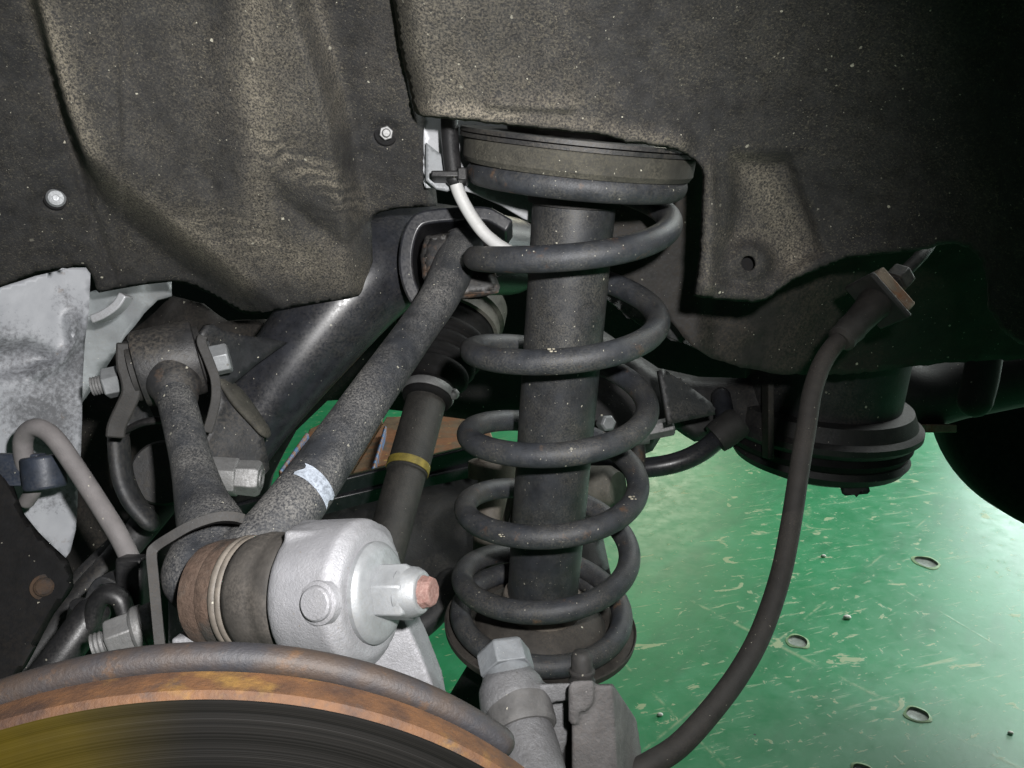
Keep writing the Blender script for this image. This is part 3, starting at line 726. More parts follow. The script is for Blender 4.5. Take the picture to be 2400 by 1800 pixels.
# gusset plate from the left bracket to the tube
sheet('gusset_plate', z(4, (1110, 560), (1150, 505), (1180, 498), (1235, 530), (1350, 560), (1500, 575), (1600, 600), (1540, 640), (1400, 740), (1280, 840), (1250, 870), (1460, 1060), (1470, 1150), (1500, 1300), (1400, 1420), (1200, 1440), (1120, 1150), (1215, 960), (1215, 850)),
      [(470, 780, .498), (680, 800, .560), (530, 910, .520), (620, 1000, .532), (500, 1130, .512)], M['black_metal'], sf, step=14, thick=.004, wob=(30, .002))
MB().tube([C(527, 898, .522), C(560, 935, .526), C(612, 1000, .530)], [.008, .012, .009], 16, flat=.35).build('weld_bead', M['pad'], sf, sharp=0)
MB().strip([C(*p, .468) for p in z(4, (1128, 560), (1120, 600), (1160, 700), (1195, 800), (1200, 900), (1180, 1000), (1150, 1100))], .0055, (C(495, 880, 1) - CAM).normalized() * .045).build('bracket_plate', M['rubber'], sf, bevel=.001, sharp=40)
MB().strip([C(*p, .466) for p in z(4, (700, 600), (700, 720), (722, 800), (728, 880), (695, 960), (650, 1060), (640, 1130))], .0105, (C(300, 880, 1) - CAM).normalized() * .04).build('bracket_plate', M['rubber'], sf, bevel=.0012, sharp=40)
sheet('bracket_web', z(4, (690, 600), (760, 590), (800, 880), (850, 1000), (880, 1040), (730, 1090), (700, 1150), (690, 1000), (720, 860)), [(300, 800, .515), (300, 1000, .51), (350, 900, .525)], M['black_metal'], sf, step=12, thick=.003)
MB().tube([C(292, 1010, .495), C(335, 990, .488), C(385, 983, .485)], [.004, .0045, .0045], 12, flat=.5).build('bracket_lip', M['dark_metal'], sf)
# left pivot bolt
BP0 = C(225, 904, .480); BPA = (C(519, 842, .498) - BP0).normalized()
def bp(u):
    lo, hi = -.05, .2
    for _ in range(40):
        m = (lo + hi) / 2
        if proj(BP0 + BPA * m)[0] < u: lo = m
        else: hi = m
    return lo
th = [(bp(214) , .0042)]
for k in range(7):
    a = bp(216) + k * .0016; th += [(a, .0058), (a + .0008, .0051)]
th += [(bp(250), .0055)]
MB().lathe(BP0, BPA, th, 24).build('bolt_thread', M['zinc_dull'], sf, sharp=30)
MB().lathe(BP0, BPA, [(bp(244), .0085), (bp(247), .0096), (bp(283), .0096), (bp(286), .0100)], 6, rot=.5).build('nut', M['zinc'], sf, bevel=.0005)
MB().lathe(BP0, BPA, [(bp(492), .0150), (bp(497), .0150)], 24).lathe(BP0, BPA, [(bp(497), .0098), (bp(535), .0098), (bp(539), .0088)], 6, rot=.55).build('bolt_head', M['zinc'], sf, bevel=.0005)
# sleeve bracket round the right bushing
MB().strip([C(*p, .562) for p in ((1010, 742), (978, 705), (957, 660), (950, 605), (958, 555), (974, 522), (1000, 508), (1070, 501), (1135, 500), (1165, 512), (1195, 530))], .0100, ZF * .06).build('bracket_sleeve', M['gloss_black'], sf, bevel=.0035, bseg=4, sharp=40)
bpl = [(985, 600), (990, 570), (1000, 552), (1035, 545), (1092, 538), (1110, 550), (1130, 575), (1160, 640), (1172, 672), (1168, 686), (1130, 695), (1080, 700), (1010, 690), (990, 650)]
sheet('bushing_plate', bpl, [(985, 600, .556), (1170, 680, .555), (1090, 540, .564)], M['arm_rust'], ca, step=10, thick=.02, roll=(10, .003))
sheet('bushing_plate_face', [(1078 + (u - 1078) * .9, 618 + (v - 618) * .9) for u, v in bpl], [(985, 600, .5545), (1170, 680, .5535), (1090, 540, .5625)], M['sleeve'], ca, step=10, thick=.002, roll=(14, .002))

# ------------------------------------------------------------------ brake disc and dust shield
DR = .1665
def cv(x, y, z_): return XR * x + YU * y + ZF * z_
DA = cv(math.sin(.1969) * math.cos(-.12), math.sin(-.12), -math.cos(.1969) * math.cos(-.12)).normalized()
DC = CAM + cv(-.1038, -.2526, .2440)
dw = Vector((0, 0, 1)); dw = (dw - DA * DA.dot(dw)).normalized()
ds = DA.cross(dw).normalized()
bd = thing('brake_disc', 'rusty orange rimmed brake disc with grooved dark face, lower left', 'brake disc', DC)
def discring(prof, a0, a1, n=200):
    mb = MB(); rg = []
    for k in range(n + 1):
        a = a0 + (a1 - a0) * k / n; e = dw * math.cos(a) + ds * math.sin(a)
        rg.append([DC + DA * t + e * r for t, r in prof])
    return mb.rings(rg, close=False) if abs(a1 - a0) < 6.28 else mb.rings(rg[:-1], close=True)
tk = .0125
discring([(.0003, DR - .0022), (-.0004, DR - .0008), (-.0012, DR), (-tk * .5, DR + .0002), (-tk, DR), (-tk, DR - .03), (-.006, DR - .03), (-.006, DR - .0022)], 0, 2 * math.pi, 260).build('rim', M['rim'], bd, sharp=35)
fm = MB(); rings_ = []
prof = [(0.0, DR - .0020)] + [(-.0002 + .00045 * math.sin(k * 1.9) * math.sin(k * .7), DR - .0020 - k * .0018) for k in range(1, 40)] + [(-.001, .085), (-.02, .084), (-.02, .03)]
n = 240
vs = []; yellow_reflection = []
for k in range(n):
    a = 2 * math.pi * k / n; e = dw * math.cos(a) + ds * math.sin(a)
    for t, r in prof:
        p = DC + DA * (t + .0004) + e * r; vs.append(p); u, v = proj(p) if (p - CAM).dot(ZF) > .05 else (0, 0)
        yellow_reflection.append(float(sst(np.array((-(math.atan2((p - DC).dot(XR), (p - DC).dot(dw))) + .10) / .38))))
m_ = len(prof); fs = [(k * m_ + j, k * m_ + j + 1, ((k + 1) % n) * m_ + j + 1, ((k + 1) % n) * m_ + j) for k in range(n) for j in range(m_ - 1)]
fm.add(vs, fs); fm.build('friction_face', M['face'], bd, attrs={'yellow_reflection': np.array(yellow_reflection, np.float32)}, sharp=0)
# dust shield: rolled rim behind the disc
ps = []
for k in range(81):
    a = -.72 + 1.30 * k / 80
    ps.append(a)
SR = .1632; SO = -.0278
sgn = 1 if ds.dot(XR) > 0 else -1
def shp(a, r=SR, o=SO): return DC + DA * o + (dw * math.cos(a) + ds * sgn * math.sin(a)) * r
END = .60
while proj(shp(END))[0] < 1172: END += .002
mb = MB(); mb.tube([shp(-.75 + (END + .75) * k / 60) for k in range(61)], [.0052] * 61, 20, smooth=False, flat=1.0)
o = mb.build('brake_dust_shield', M['shield'], sharp=0)
tag(o, 'rolled rusty grey rim of the dust shield arching behind the brake disc', 'dust shield')

# ------------------------------------------------------------------ brake caliper
cl = thing('brake_caliper', 'grey cast brake caliper with hex bolt at the lower middle', 'brake caliper', C(1300, 1700, .36))
up = (YU * 1 + ZF * -.12 - XR * .02).normalized()
pc = C(1200, 1610, .365)
def cp(u, v, d=.365): return C(u, v, d)
mb = MB()
ax1 = (C(1193, 1570, .37) - C(1222, 1690, .352)).normalized()
mb.lathe(C(1203, 1640, .362), ax1, [(-.006, .0150), (-.003, .0158), (.006, .0150), (.011, .0122), (.0135, .0118)], 40)
mb.prism([cp(u, v, .356) for u, v in ((1215, 1606), (1290, 1602), (1340, 1600), (1345, 1640), (1300, 1645), (1270, 1662), (1230, 1655))], (C(1280, 1620, 1) - CAM).normalized() * .02)
mb.prism([cp(u, v, .366) for u, v in ((1240, 1640), (1340, 1640), (1335, 1720), (1290, 1860), (1250, 1860))], (C(1280, 1720, 1) - CAM).normalized() * .02)
mb.build('bracket_casting', M['alu_dark'], cl, remesh=.0011, smooth_it=4, sharp=0)
MB().lathe(C(1215, 1660, .358), ax1, [(-.011, .0140), (-.0095, .0152), (-.001, .0152), (.0015, .0146)], 44).build('pin_boot', M['boot_grey'], cl, sharp=30)
MB().lathe(C(1215, 1660, .358), ax1, [(-.060, .0135), (-.020, .0135), (-.013, .0130), (-.011, .0125)], 44).build('slide_pin_housing', M['alu_dark'], cl, sharp=30)
MB().lathe(C(1193, 1586, .366), ax1, [(-.004, .0105), (.004, .0105)], 32).lathe(C(1193, 1586, .366), ax1, [(.002, .0130), (.0125, .0130), (.0144, .0112)], 6, rot=.05).build('slide_pin_bolt', M['grey_bolt'], cl, bevel=.0006)
mb = MB()
vr = (C(1400, 1610, 1) - CAM).normalized()
fr6 = [C(u, v, .346) for u, v in ((1340, 1606), (1434, 1606), (1440, 1690), (1446, 1800), (1452, 1880), (1340, 1880))]
bk6 = [C(u, v, .392) for u, v in ((1340, 1606), (1436, 1602), (1494, 1690), (1510, 1800), (1522, 1880), (1340, 1880))]
mb.rings([fr6, bk6])
mb.prism([C(u, v, .343) for u, v in ((1336, 1600), (1342, 1596), (1388, 1594), (1392, 1600), (1390, 1650), (1372, 1668), (1346, 1666), (1338, 1655))], vr * .03)
mb.lathe(C(1345, 1630, .345), up, [(-.012, .0026), (.004, .0026)], 14)
mb.build('caliper_body', M['cast_iron'], cl, remesh=.0011, smooth_it=3, sharp=0)
MB().prism([C(u, v, .374) for u, v in ((1228, 1655), (1400, 1650), (1400, 1900), (1200, 1900))], (C(1300, 1750, 1) - CAM).normalized() * .03).build('dark_gap_filler', M['dark_metal'], cl, bevel=.001)  # dark block added to make the caliper gap read as black shade
MB().lathe(C(1364, 1600, .366), up, [(-.004, .0062), (.001, .0062), (.002, .0054), (.004, .0054), (.0048, .0060), (.006, .0060), (.0066, .0050), (.0125, .0049), (.0148, .0038), (.0155, .0015)], 32).build('bleeder_cap', M['rubber'], cl, sharp=50)

# ------------------------------------------------------------------ brake hose
bh = thing('brake_hose', 'long black rubber brake hose curving down from a rusty fitting to the caliper', 'brake hose', C(1850, 1200, .45))
MB().tube([C(1440, 1835, .372), C(1512, 1797, .376), C(1590, 1748, .383), C(1668, 1664, .395), C(1736, 1572, .41), C(1787, 1475, .425), C(1829, 1350, .44), C(1854, 1227, .452), C(1872, 1110, .462), C(1888, 1014, .47), C(1906, 909, .478), C(1936, 836, .487), C(1985, 775, .495), C(2020, 740, .50)], .0057, 28).build('hose', M['hose'], bh, sharp=0)
H0 = C(1972, 795, .492); H1 = C(2052, 710, .505); HA = (H1 - H0).normalized(); HL = (H1 - H0).length
MB().lathe(H0, HA, [(-.002, .0066), (0, .0088), (.006, .0085), (.010, .0092), (.014, .0088), (.020, .0090), (HL - .006, .0098), (HL - .002, .0108), (HL, .0108)], 32).build('ferrule', M['hose'], bh, sharp=30)
sd = HA.cross(ZF).normalized(); fw = sd.cross(HA).normalized()
MB().box(H1 + HA * .002, HA * .004, sd * .036, fw * .026).build('fitting_plate', M['rubber'], bh, bevel=.0012)
MB().box(H1 + HA * .0085, HA * .009, sd * .031, fw * .024).build('retaining_clip', M['tan'], bh, bevel=.0012)
MB().lathe(H1 + HA * .011, HA, [(0, .0085), (.004, .0085), (.006, .0072), (.010, .0072), (.010, .0090), (.020, .0090), (.021, .008)], 6, rot=.2).build('line_nut', M['sleeve'], bh, bevel=.0005)
MB().tube([H1 + HA * .03, H1 + HA * .06 , H1 + HA * .10 + ZF * .02], .0042, 14).build('brake_line', M['dark_metal'], bh)

# ------------------------------------------------------------------ drive shaft
dsx = thing('drive_shaft', 'brown black drive shaft with yellow ring and ribbed rubber boot', 'drive shaft', C(950, 1100, .74))
s0 = C(868, 1420, .68); s1 = C(1003, 925, .80); SA = (s1 - s0).normalized(); SL = (s1 - s0).length
MB().lathe(s0, SA, [(-.03, .018), (SL * .585, .0186), (SL * .59, .0200), (SL + .02, .0200)], 40).build('shaft', M['shaft'], dsx, sharp=40)
MB().lathe(s0, SA, [(SL * .60, .0202), (SL * .60, .0208), (SL * .636, .0208), (SL * .636, .0202)], 40).build('paint_ring', M['yellow_paint'], dsx)
cb = SL - .005; pr = [(cb - .004, .023), (cb, .0255), (cb + .014, .0255), (cb + .016, .024), (cb + .022, .031)]
for k in range(4):
    a = cb + .024 + k * .013; r = .033 + k * .0042
    pr += [(a, r), (a + .004, r + .004), (a + .008, r + .0035), (a + .011, r - .0005)]
pr += [(cb + .080, .052), (cb + .098, .053)]
MB().lathe(s0, SA, pr, 56).build('joint_boot', M['shadow_black'], dsx, sharp=0)
MB().lathe(s0, SA, [(cb + .002, .0262), (cb + .004, .0268), (cb + .009, .0268), (cb + .011, .0262)], 48).ball(s0 + SA * (cb + .006) + XR * .026 - ZF * .006, .006, 10).build('boot_clamp', M['zinc_dull'], dsx, sharp=40)
MB().lathe(s0, SA, [(cb + .088, .050), (cb + .090, .056), (cb + .104, .0565), (cb + .106, .060), (cb + .125, .060), (cb + .13, .054)], 56).build('joint_housing', M['joint'], dsx, sharp=30)

# ------------------------------------------------------------------ sensor cable
sc = thing('sensor_cable', 'thin white cable leaving a black sheath above the control arm bush', 'cable', C(1080, 430, .56))
MB().tube([C(*p, .494) for p in z(2, (600, 620), (603, 760), (612, 880), (628, 990))], [.0055] * 4, 18).build('black_sheath', M['black_plastic'], sc, sharp=0)
MB().tube([C(*p, d) for p, d in zip(z(2, (626, 985), (655, 1075), (710, 1180), (780, 1280), (850, 1345), (930, 1395), (1010, 1430)), (.494, .496, .499, .503, .507, .511, .515))], .0041, 18).build('cable', M['white_cable'], sc, sharp=0)
cc = C(*z(2, (612, 982))[0], .493)
MB().box(cc - XR * .002, XR * .020, YU * .0042, ZF * .015).box(cc + XR * .007, XR * .006, YU * .008, ZF * .016).build('cable_clip', M['black_plastic'], sc, bevel=.001)

# ------------------------------------------------------------------ silver body plates
p = sheet('body_plate', [(985, 200), (1300, 200), (1300, 540), (1228, 512), (1175, 480), (1110, 452), (1060, 440), (1000, 440)], [(1000, 300, .508), (1240, 300, .545), (1100, 500, .527)], M['silver'], step=14, thick=.002)
tag(p, 'bright silver painted body plate in the gap behind the spring mount', 'body plate')
p = sheet('bracket_plate', z(2, (470, 790), (500, 815), (590, 885), (612, 960), (622, 1045), (590, 1062), (530, 1050), (470, 1000)), [(1000, 340, .499), (1060, 440, .503), (1050, 370, .502)], M['silver_dull'], step=7, thick=.0025, holes=[circ(1036, 416, 6, 14)])
tag(p, 'small blue grey bracket plate with a hole beside the black cable sheath', 'bracket')
p = sheet('inner_fender_panel', z(4, (-200, 340), (0, 295), (200, 230), (400, 182), (475, 182), (500, 215), (498, 300), (490, 480), (470, 600), (458, 800), (456, 1050), (450, 1200), (440, 1330), (430, 1400), (430, 1500), (420, 1640), (390, 1760), (360, 1800), (200, 1640), (100, 1500), (-200, 1200)),
          lambda P: rbf([(0, 700, .50), (190, 640, .53), (190, 1000, .545), (60, 1000, .52), (160, 1300, .54)])(P) + .010 * polymask(P, z(4, (-300, 600), (180, 560), (330, 640), (380, 520), (410, 620), (330, 760), (180, 800), (-300, 900)), 40) - .006 * np.exp(-(seg_dist(P, z(4, (400, 470), (410, 600), (350, 690), (200, 760))) / 14) ** 2),
          M['silver'], step=10, thick=.002, wob=(25, .0008), dust=lambda P: np.exp(-(seg_dist(P, [(-40, 800), (80, 860), (150, 930), (60, 960)]) / 95) ** 2) + .75 * np.exp(-(seg_dist(P, [(150, 690), (185, 760), (190, 850)]) / 38) ** 2) + .8 * np.exp(-(seg_dist(P, [(20, 1180), (160, 1170)]) / 40) ** 2) + .6 * np.exp(-(seg_dist(P, [(120, 1000), (180, 1080)]) / 50) ** 2))
def fender_paint():
    s = NT('silver_paint_dirty')
    d = s.noise(14, 5, .62); f = s.noise(330, 5, .75)
    col = s.mix(s.mr(s.noise(40, 3), .3, .7), (.33, .34, .36), (.25, .26, .28))
    at = s.attr('dust'); th = s.math('MULTIPLY_ADD', s.math('MULTIPLY_ADD', d, .35, at), -.42, .80)
    m = s.clamp(s.math('DIVIDE', s.math('SUBTRACT', f, th), .30))
    col = s.mix(s.math('MULTIPLY', m, .75), col, (.045, .045, .048))
    col = s.mix(s.mr(s.noise(60, 6, .75), .62, .72, 0, .7), col, (.13, .08, .045))
    return s.done(col, .48, .05, s.bump(s.noise(500, 3), .08, .001))
M['fender'] = fender_paint()
p.data.materials[0] = M['fender']
tag(p, 'silver painted inner fender panel with black overspray and dirt, left edge', 'body panel')
p = sheet('fender_rail', z(4, (460, 330), (700, 250), (960, 260), (960, 340), (880, 360), (800, 440), (700, 560), (560, 780), (440, 960), (400, 900)), [(200, 750, .62), (330, 680, .66), (220, 920, .60)], M['silver_dull'], step=12, thick=.003, wob=(20, .003))
tag(p, 'pale grey body rail sloping down behind the silver inner fender panel', 'body rail')
p = MB().strip([C(*q, .555) for q in z(4, (500, 470), (570, 440), (640, 390), (680, 330))], .006, ZF * .012).build('fender_tab', M['silver'], bevel=.001)
tag(p, 'folded silver metal tab sticking out just below the liner corner', 'metal tab')
p = sheet('body_side_panel', z(4, (430, 1000), (700, 560), (860, 430), (960, 340), (1120, 380), (1260, 480), (1500, 470), (1500, 700), (1200, 900), (1150, 1500), (700, 1900), (200, 2100), (100, 1900)), [(300, 700, .72), (600, 800, .70), (150, 1300, .68)], M['dark_brown'], step=22, thick=.004, wob=(20, .006))
tag(p, 'brownish black chassis side panel behind the left control arm bush', 'body panel')

# ------------------------------------------------------------------ left cluster
gh = thing('grey_hose', 'dull grey rubber hose looping over and down beside the silver panel', 'hose', C(180, 1150, .46))
MB().tube([C(*p, d) for p, d in zip(z(4, (150, 1480), (190, 1400), (150, 1300), (128, 1200), (135, 1120), (190, 1072), (262, 1095), (330, 1165), (430, 1310), (560, 1510), (670, 1690), (735, 1830), (752, 1880)), (.485, .48, .478, .474, .47, .466, .464, .462, .46, .455, .45, .446, .445))], [.0045, .0047] + [.0054] * 11, 20, up=ZF).build('hose', M['grey_hose'], gh, sharp=0)
MB().lathe(C(102, 1107, .476), (YU - XR * .12), [(-.010, .0105), (-.009, .0118), (.009, .0118), (.010, .0105)], 28).box(C(30, 1100, .478), XR * .035, YU * .019, ZF * .010).build('hose_clip', M['clip_blue'], gh, bevel=.0008)
bb = thing('black_bracket', 'black triangular bracket with a rusty bolt at the lower left edge', 'bracket', C(80, 1380, .42))
sheet('bracket_plate', [(-120, 1090), (0, 1100), (26, 1121), (55, 1205), (84, 1239), (160, 1312), (172, 1345), (173, 1374), (160, 1395), (127, 1437), (63, 1560), (0, 1640), (-120, 1700)], [(0, 1150, .47), (170, 1370, .46), (0, 1600, .44)], M['shadow_black'], bb, step=12, thick=.004, roll=(12, .004), wob=(30, .001))
MB().lathe(C(103, 1376, .459), CAM - C(103, 1376, .459), [(-.002, .0075), (.001, .0072), (.0016, .0055), (.004, .0052), (.005, .004)], 24).build('bolt', M['rusty_bolt'], bb, sharp=30)
tr = thing('tie_rod', 'dark steel rod running from the hub area down to lower left', 'steering rod', C(250, 1330, .53))
MB().tube([C(430, 1110, .57), C(370, 1190, .55), C(290, 1290, .53), (C(190, 1400, .51)), C(60, 1560, .48)], [.011, .011, .0095, .0088, .0088], 20).build('rod', M['dark_metal'], tr, sharp=0)
MB().tube([C(280, 1270, .55), C(180, 1370, .53), C(100, 1480, .50)], .007, 16).build('rod_sleeve', M['dark_metal'], tr, sharp=0)
MB().tube([C(*p, .50) for p in z(4, (660, 1150), (668, 1250), (690, 1370), (740, 1480), (820, 1580))], [.0095, .0095, .0095, .0095, .009], 20, flat=.6).build('guide_bracket', M['black_metal'], tr, sharp=0)
# lower joint bolt cluster between the arm legs
lj = thing('link_bolt', 'large dull zinc hex bolt and nut between the two control arm legs', 'bolt', C(560, 1110, .50))
LK = C(505, 1115, .508); LKA = (C(612, 1122, .5105) - LK).normalized()
MB().lathe(LK, LKA, [(-.004, .0125), (.0135, .0128), (.0145, .012)], 6, rot=.35).build('nut', M['zinc_dull'], lj, bevel=.0006)
MB().lathe(LK, LKA, [(.013, .0112), (.026, .0118), (.0285, .0105)], 6, rot=.1).lathe(LK, LKA, [(.0275, .0065), (.0295, .0062), (.0295, .004), (.0285, .0035)], 20).build('bolt_head', M['zinc_dull'], lj, bevel=.0006)
lq = C(515, 1085, .525)
MB().lathe(lq, CAM - lq + XR * .1, [(-.004, .0165), (0, .0165), (.0015, .0155)], 36).build('washer', M['grey_bolt'], lj, sharp=30)
lp = MB().lathe(C(385, 1108, .535), CAM - C(385, 1108, .535) - XR * .12, [(-.02, .022), (-.001, .022), (.001, .0205)], 40).build('bushing_end', M['dark_metal'], sharp=30)
tag(lp, 'round dark grey bush end half hidden behind the left arm leg', 'bushing', None)
# strap bracket round the ball joint
sb = thing('strap_bracket', 'bent black steel strap bracket hooked round the ball joint', 'bracket', C(400, 1350, .37))
MB().strip([C(*p) for p in ((572, 1216, .352), (545, 1210, .349), (505, 1212, .346), (450, 1230, .343), (400, 1258, .341), (364, 1282, .340), (355, 1300, .339), (360, 1360, .339), (371, 1480, .338), (376, 1530, .336))], .0042, (C(385, 1330, 1) - CAM).normalized() * .026).build('strap', M['rubber'], sb, bevel=.0008, sharp=40)
NB = C(240, 1508, .384); NA = (C(365, 1462, .391) - NB).normalized()
th = []
for k in range(5): th += [(-.004 + k * .002, .0062), (-.003 + k * .002, .0055)]
MB().lathe(NB, NA, th + [(.008, .006)], 20).build('bolt_thread', M['zinc_dull'], sb, sharp=30)
MB().lathe(NB, NA, [(.003, .0098), (.0045, .0106), (.0155, .0106)], 6, rot=.4).build('nut', M['zinc_dull'], sb, bevel=.0006)
MB().lathe(NB, NA, [(.0150, .0108), (.0165, .0118), (.0200, .0118), (.0205, .0108), (.0245, .0112), (.026, .0105)], 32).build('nut_flange', M['zinc_dull'], sb, sharp=30)
# harness clip
hc = thing('harness_bracket', 'black looped harness bracket under the end of the grey hose', 'bracket', C(260, 1420, .43))
MB().strip([C(*p, .432) for p in z(7, (480, 760), (510, 670), (560, 620), (650, 650), (700, 620), (770, 560))], .0045, ZF * .02).build('bracket_strip', M['black_metal'], hc, bevel=.0008)
MB().tube([C(*p, .425) for p in z(7, (440, 960), (500, 860), (540, 740), (600, 690), (670, 720), (700, 800))], [.006, .006, .0062, .0062, .0055, .005], 16, flat=.8).build('harness_loop', M['black_plastic'], hc)
MB().box(C(312, 1375, .437), XR * .015, YU * .034, ZF * .012).build('hose_end', M['black_plastic'], hc, bevel=.002)
MB().lathe(C(190, 1440, .435), XR * .4 + YU - ZF * .3, [(-.012, .007), (.006, .007), (.0075, .005)], 18).build('clip_post', M['black_plastic'], hc, sharp=40)
MB().tube([C(215, 1440, .43), C(150, 1530, .42), C(60, 1650, .41)], .0095, 18).build('harness', M['black_plastic'], hc)

# ------------------------------------------------------------------ background right: splash panel, body mount, rails, tyre
p = sheet('splash_panel', z(6, (-200, -100), (220, -420), (300, -700), (1900, -700), (2300, 200), (2300, 690), (2130, 690), (1700, 710), (1400, 750), (1150, 775), (900, 780), (720, 768), (560, 740), (440, 700), (340, 650), (290, 620), (240, 570), (190, 500), (130, 430), (60, 350), (0, 310), (-60, 270), (-200, 200)),
          lambda P: rbf([(1450, 600, .60), (1600, 700, .60), (1640, 780, .60), (1800, 860, .62), (2100, 860, .66), (2300, 700, .62), (1900, 650, .60)])(P) + .012 * sst((P[:, 0] - 1630) / 50), M['dark_brown'], step=13, thick=.003, jag=2.5, wob=(30, .002))
tag(p, 'dark brown black splash panel with ragged lower edge right of the spring', 'splash panel')
p = sheet('frame_plate', [(1420, 560), (1560, 640), (1640, 700), (1640, 820), (1500, 760), (1420, 700)], [(1450, 600, .635), (1640, 800, .65), (1640, 700, .65)], M['black_metal'], step=16, thick=.003)
tag(p, 'black frame plate seen between the top two spring coils', 'frame plate')
bm_ = thing('body_mount', 'big dark rubber body mount bucket hanging over the green floor with tab', 'body mount', C(1912, 1060, .86))
ua = (Vector((0, 0, 1)) + XR * .03).normalized(); mo = C(1915, 992, .86)
MB().lathe(mo, ua, [(.012, .078), (.03, .080), (.15, .083)], 56, True, True).build('bucket', M['black_metal'], bm_, sharp=30)
MB().lathe(mo, ua, [(.0, .085), (-.004, .098), (.002, .104), (.008, .104), (.012, .098), (.026, .092), (.028, .078)], 64).build('flange', M['dark_metal'], bm_, sharp=30)
MB().lathe(mo, ua, [(-.022, .075), (-.020, .092), (-.012, .097), (-.004, .093), (-.002, .08)], 64).build('rubber_ring', M['shadow_black'], bm_, sharp=30)
MB().lathe(mo + XR * .004, ua, [(-.048, .050), (-.046, .066), (-.036, .088), (-.028, .093), (-.022, .090), (-.022, .06)], 64).build('lower_cup', M['dark_metal'], bm_, sharp=30)
sheet('cup_tab', z(6, (1080, 1350), (1290, 1335), (1268, 1385), (1278, 1425), (1265, 1440), (1140, 1450), (1125, 1440), (1110, 1395)), [(1950, 1120, .80), (2050, 1150, .79), (2000, 1100, .795)], M['black_metal'], bm_, step=8, thick=.004)
MB().box(C(1800, 985, .785), XR * .006, YU * .075, ZF * .02).build('rib', M['dark_brown'], bm_, bevel=.001)
p = sheet('chassis_crossmember', z(6, (-330, 450), (100, 740), (330, 790), (700, 800), (1000, 800), (1000, 1150), (840, 1170), (700, 1130), (520, 1080), (450, 1120), (300, 1150), (250, 1120), (200, 1085), (130, 1100), (70, 1200), (0, 1230), (-100, 1240), (-250, 1230), (-330, 1160)), [(1450, 850, .83), (1600, 950, .82), (1850, 950, .825), (1700, 1030, .81)], M['dark_metal'], step=12, thick=.01, wob=(14, .004), roll=(25, .02))
tag(p, 'black frame arm reaching from behind the spring to the body mount', 'crossmember')
p = sheet('gusset', z(6, (105, 755), (130, 745), (300, 860), (400, 935), (420, 1000), (270, 1030), (160, 1055), (140, 950)), [(1540, 860, .71), (1670, 940, .725), (1570, 1000, .705)], M['black_metal'], step=12, thick=.004)
tag(p, 'dark triangular gusset plate beside the anti roll bar end', 'gusset')
sbx = thing('stabilizer_bar', 'smooth black anti roll bar curving over the green floor right of the spring', 'anti roll bar', C(1600, 1070, .77))
MB().tube([C(1380, 1085, .79), C(1470, 1097, .775), C(1560, 1090, .765), (C(1630, 1066, .765)), C(1680, 1028, .775), C(1698, 985, .79), C(1690, 930, .81)], .0098, 22).build('bar', M['gloss_black'], sbx, sharp=0)
MB().lathe(C(1688, 1020, .775), XR * .8 + YU * .6, [(-.006, .015), (.0, .016), (.02, .016), (.024, .014)], 28).build('bar_bushing', M['rubber'], sbx)
MB().lathe(C(1385, 1150, .76), XR - ZF * .6, [(-.015, .021), (.0, .024), (.010, .024), (.016, .017), (.018, .010)], 32).build('link_end', M['joint'], sbx, sharp=40)
MB().tube([C(1490, 1040, .765), C(1495, 1090, .765), C(1500, 1150, .76)], [.009, .008, .008], 14).build('link_rod', M['arm_rust'], sbx)
MB().lathe(C(1545, 1005, .76), XR + YU * .2, [(-.012, .009), (.012, .009), (.014, .007)], 6).lathe(C(1545, 1005, .76), XR + YU * .2, [(-.03, .012), (-.012, .012)], 18).build('link_nut', M['zinc_dull'], sbx, bevel=.0006)
MB().lathe(C(1420, 992, .74), CAM - C(1420, 992, .74) + XR * .3, [(-.006, .008), (.006, .008), (.008, .006)], 6).build('bracket_bolt', M['zinc'], sbx, bevel=.0006)
sr = thing('side_rail', 'dark olive side rail running to the right edge behind the hose', 'side rail', C(2250, 900, .95))
MB().tube([C(2040, 880, .98), C(2140, 925, .96), C(2250, 905, .95), C(2420, 870, .92)], [.045, .041, .039, .038], 28).build('rail', M['dark_metal'], sr, sharp=0)
MB().box(C(2190, 1003, .93), XR * .036, YU * .009, ZF * .03).build('rail_pad', M['tan'], sr, bevel=.001)
MB().tube([C(2330, 700, .80), C(2312, 800, .80), C(2300, 880, .80), C(2285, 940, .80)], .0165, 20).build('drain_tube', M['rubber'], sr, sharp=0)
ty = thing('tyre', 'large black tyre in deep shadow at the right edge above the floor', 'tyre', C(2540, 930, 1.5))
tc_ = C(2548, 935, 1.5); ta = (XR * -.35 + ZF * -1).normalized()
MB().lathe(tc_, ta, [(-.11, .16), (-.11, .22), (-.09, .25), (-.06, .26), (.06, .26), (.09, .25), (.11, .22), (.11, .16)], 72).build('tyre_carcass', M['tyre'], ty, sharp=0)
MB().lathe(tc_, ta, [(.02, .165), (.09, .16), (.092, .15), (.05, .14), (.04, .04), (.06, .03)], 48).build('wheel_rim', M['dark_metal'], ty, sharp=30)

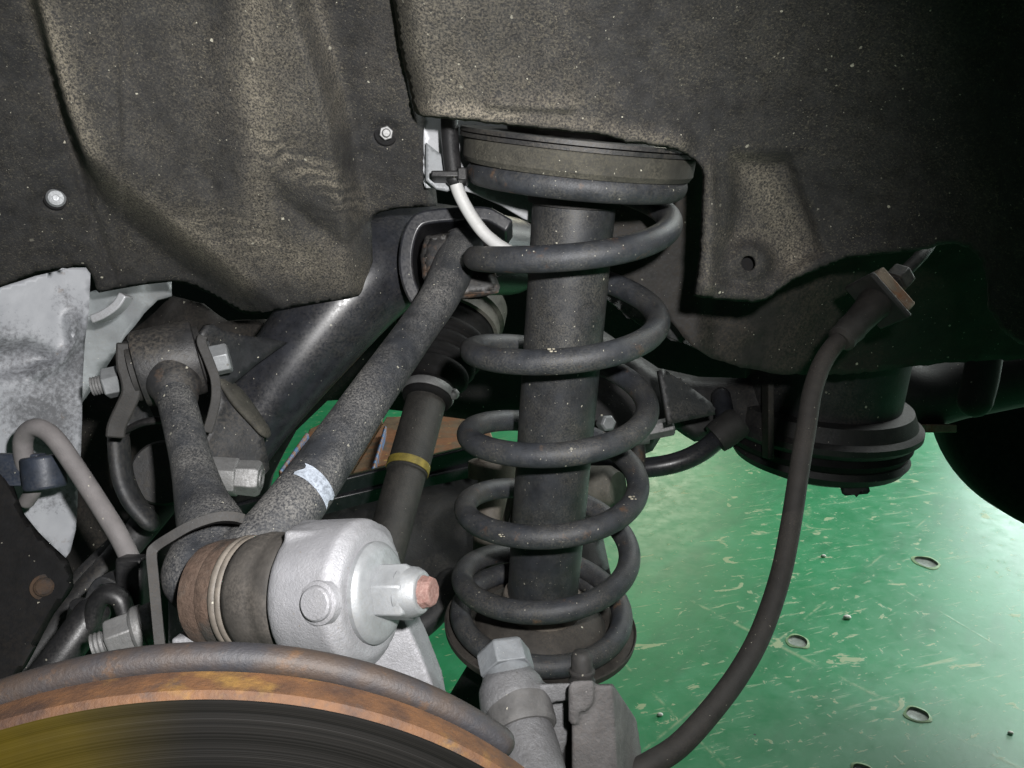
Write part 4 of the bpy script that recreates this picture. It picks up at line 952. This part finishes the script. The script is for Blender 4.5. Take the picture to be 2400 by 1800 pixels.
# ------------------------------------------------------------------ background centre: lower arm, lift tray
la = thing('lower_control_arm', 'broad black lower control arm plate low behind the spring', 'control arm', C(1020, 1300, .86))
sheet('arm_plate', z(5, (-260, 1600), (480, 1400), (750, 1340), (900, 1330), (1100, 1400), (1700, 1400), (1560, 1640), (1450, 1660), (1500, 1900), (1200, 2000), (850, 1900), (700, 2060), (560, 2120), (440, 2170), (330, 2180), (-200, 1950)), [(870, 1170, .92), (1130, 1130, .95), (1000, 1400, .80), (1300, 1300, .84)], M['dark_metal'], la, step=20, thick=.012, roll=(30, .02), wob=(14, .008))
MB().tube([C(940, 1480, .74), C(1000, 1440, .75), C(1060, 1370, .77)], [.022, .020, .02], 20, flat=.7).build('arm_end', M['black_metal'], la)
MB().lathe(C(1150, 1200, .76), YU, [(-.05, .017), (.015, .0165), (.03, .012), (.055, .012)], 24).lathe(C(1155, 1110, .77), YU, [(-.004, .024), (.012, .024), (.014, .02)], 24).build('bush_stud', M['collar'], la, sharp=40)
MB().lathe(C(1405, 1140, .74), XR - ZF * .8, [(-.02, .018), (.01, .020), (.02, .015)], 24).build('bush', M['joint'], la)
MB().tube([C(1180, 1240, .70), C(1192, 1190, .70), C(1200, 1160, .70), C(1206, 1180, .70), C(1200, 1250, .70)], .003, 10).build('wire_clip', M['collar'], la)
lt = thing('lift_tray', 'rusty brown workshop lift tray with blue edge under the car', 'lift tray', C(900, 1080, 1.4))
def tray(name, pts, d, mat, th):
    MB().prism([C(u, v, dd) for (u, v), dd in zip(pts, d)], Vector((0, 0, -th))).build(name, mat, lt, bevel=.003)
tray('tray_plate', z(5, (250, 1010), (800, 1003), (850, 1150), (450, 1230), (60, 1320)), (1.55, 1.55, 1.36, 1.33, 1.28), M['tray'], .02)
tray('tray_plate', z(5, (-180, 1080), (-40, 1010), (230, 1012), (40, 1325), (-300, 1420)), (1.5, 1.55, 1.55, 1.27, 1.22), M['tray'], .02)
tray('blue_edge', z(5, (236, 1060), (252, 1060), (178, 1310), (158, 1315)), (1.44, 1.44, 1.25, 1.25), M['blue_paint'], .02)
tray('blue_edge', z(4, (1700, 1095), (1718, 1105), (1560, 1320), (1545, 1312)), (1.42, 1.42, 1.25, 1.25), M['blue_paint'], .02)
rb = thing('workshop_lift', 'pair of black lift rails crossing low behind the drive shaft', 'lift rail', C(950, 1140, 1.1))
for (a, b, h) in (((-760, 1605), (760, 1225), .036), ((-820, 1683), (780, 1315), .03)):
    pa, pb = z(5, a, b); A_ = C(*pa, 1.02); B_ = C(*pb, 1.15); mid = (A_ + B_) / 2
    MB().box(mid, B_ - A_, Vector((0, 0, h)), ZF * .04).build('rail', M['gloss_black'], rb, bevel=.004)

# crumbs of grit lying on the coils
for th_, off, r, lab in ((3.985, .3, .0026, 'pale crumb of dried mud on the second coil from the top'), (2.17, .2, .0026, 'pale crumb of grit on the right bend of the third coil'), (1.93, 1.2, .0020, 'pale flake stuck to the front of the third coil, left of the tube')):
    a = 2 * math.pi * th_; rad = FR * math.cos(a) + RT * math.sin(a)
    c = AB + AX * pchip(xs, ys, th_) + rad * RC + (AX * math.cos(off) + rad * math.sin(off)) * (RW + r * .2)
    b = MB()
    for k in range(4): b.ball(c + RT * r * (.5 * k - .7) + FR * r * .4 * math.sin(k * 2.3) + AX * r * .2 * math.cos(k * 3), r * (.50 - .07 * k), 8, (1.1, .8, .6))
    tag(b.build('dirt_crumb', M['pebble_tan'], sharp=0), lab, 'dirt crumb')
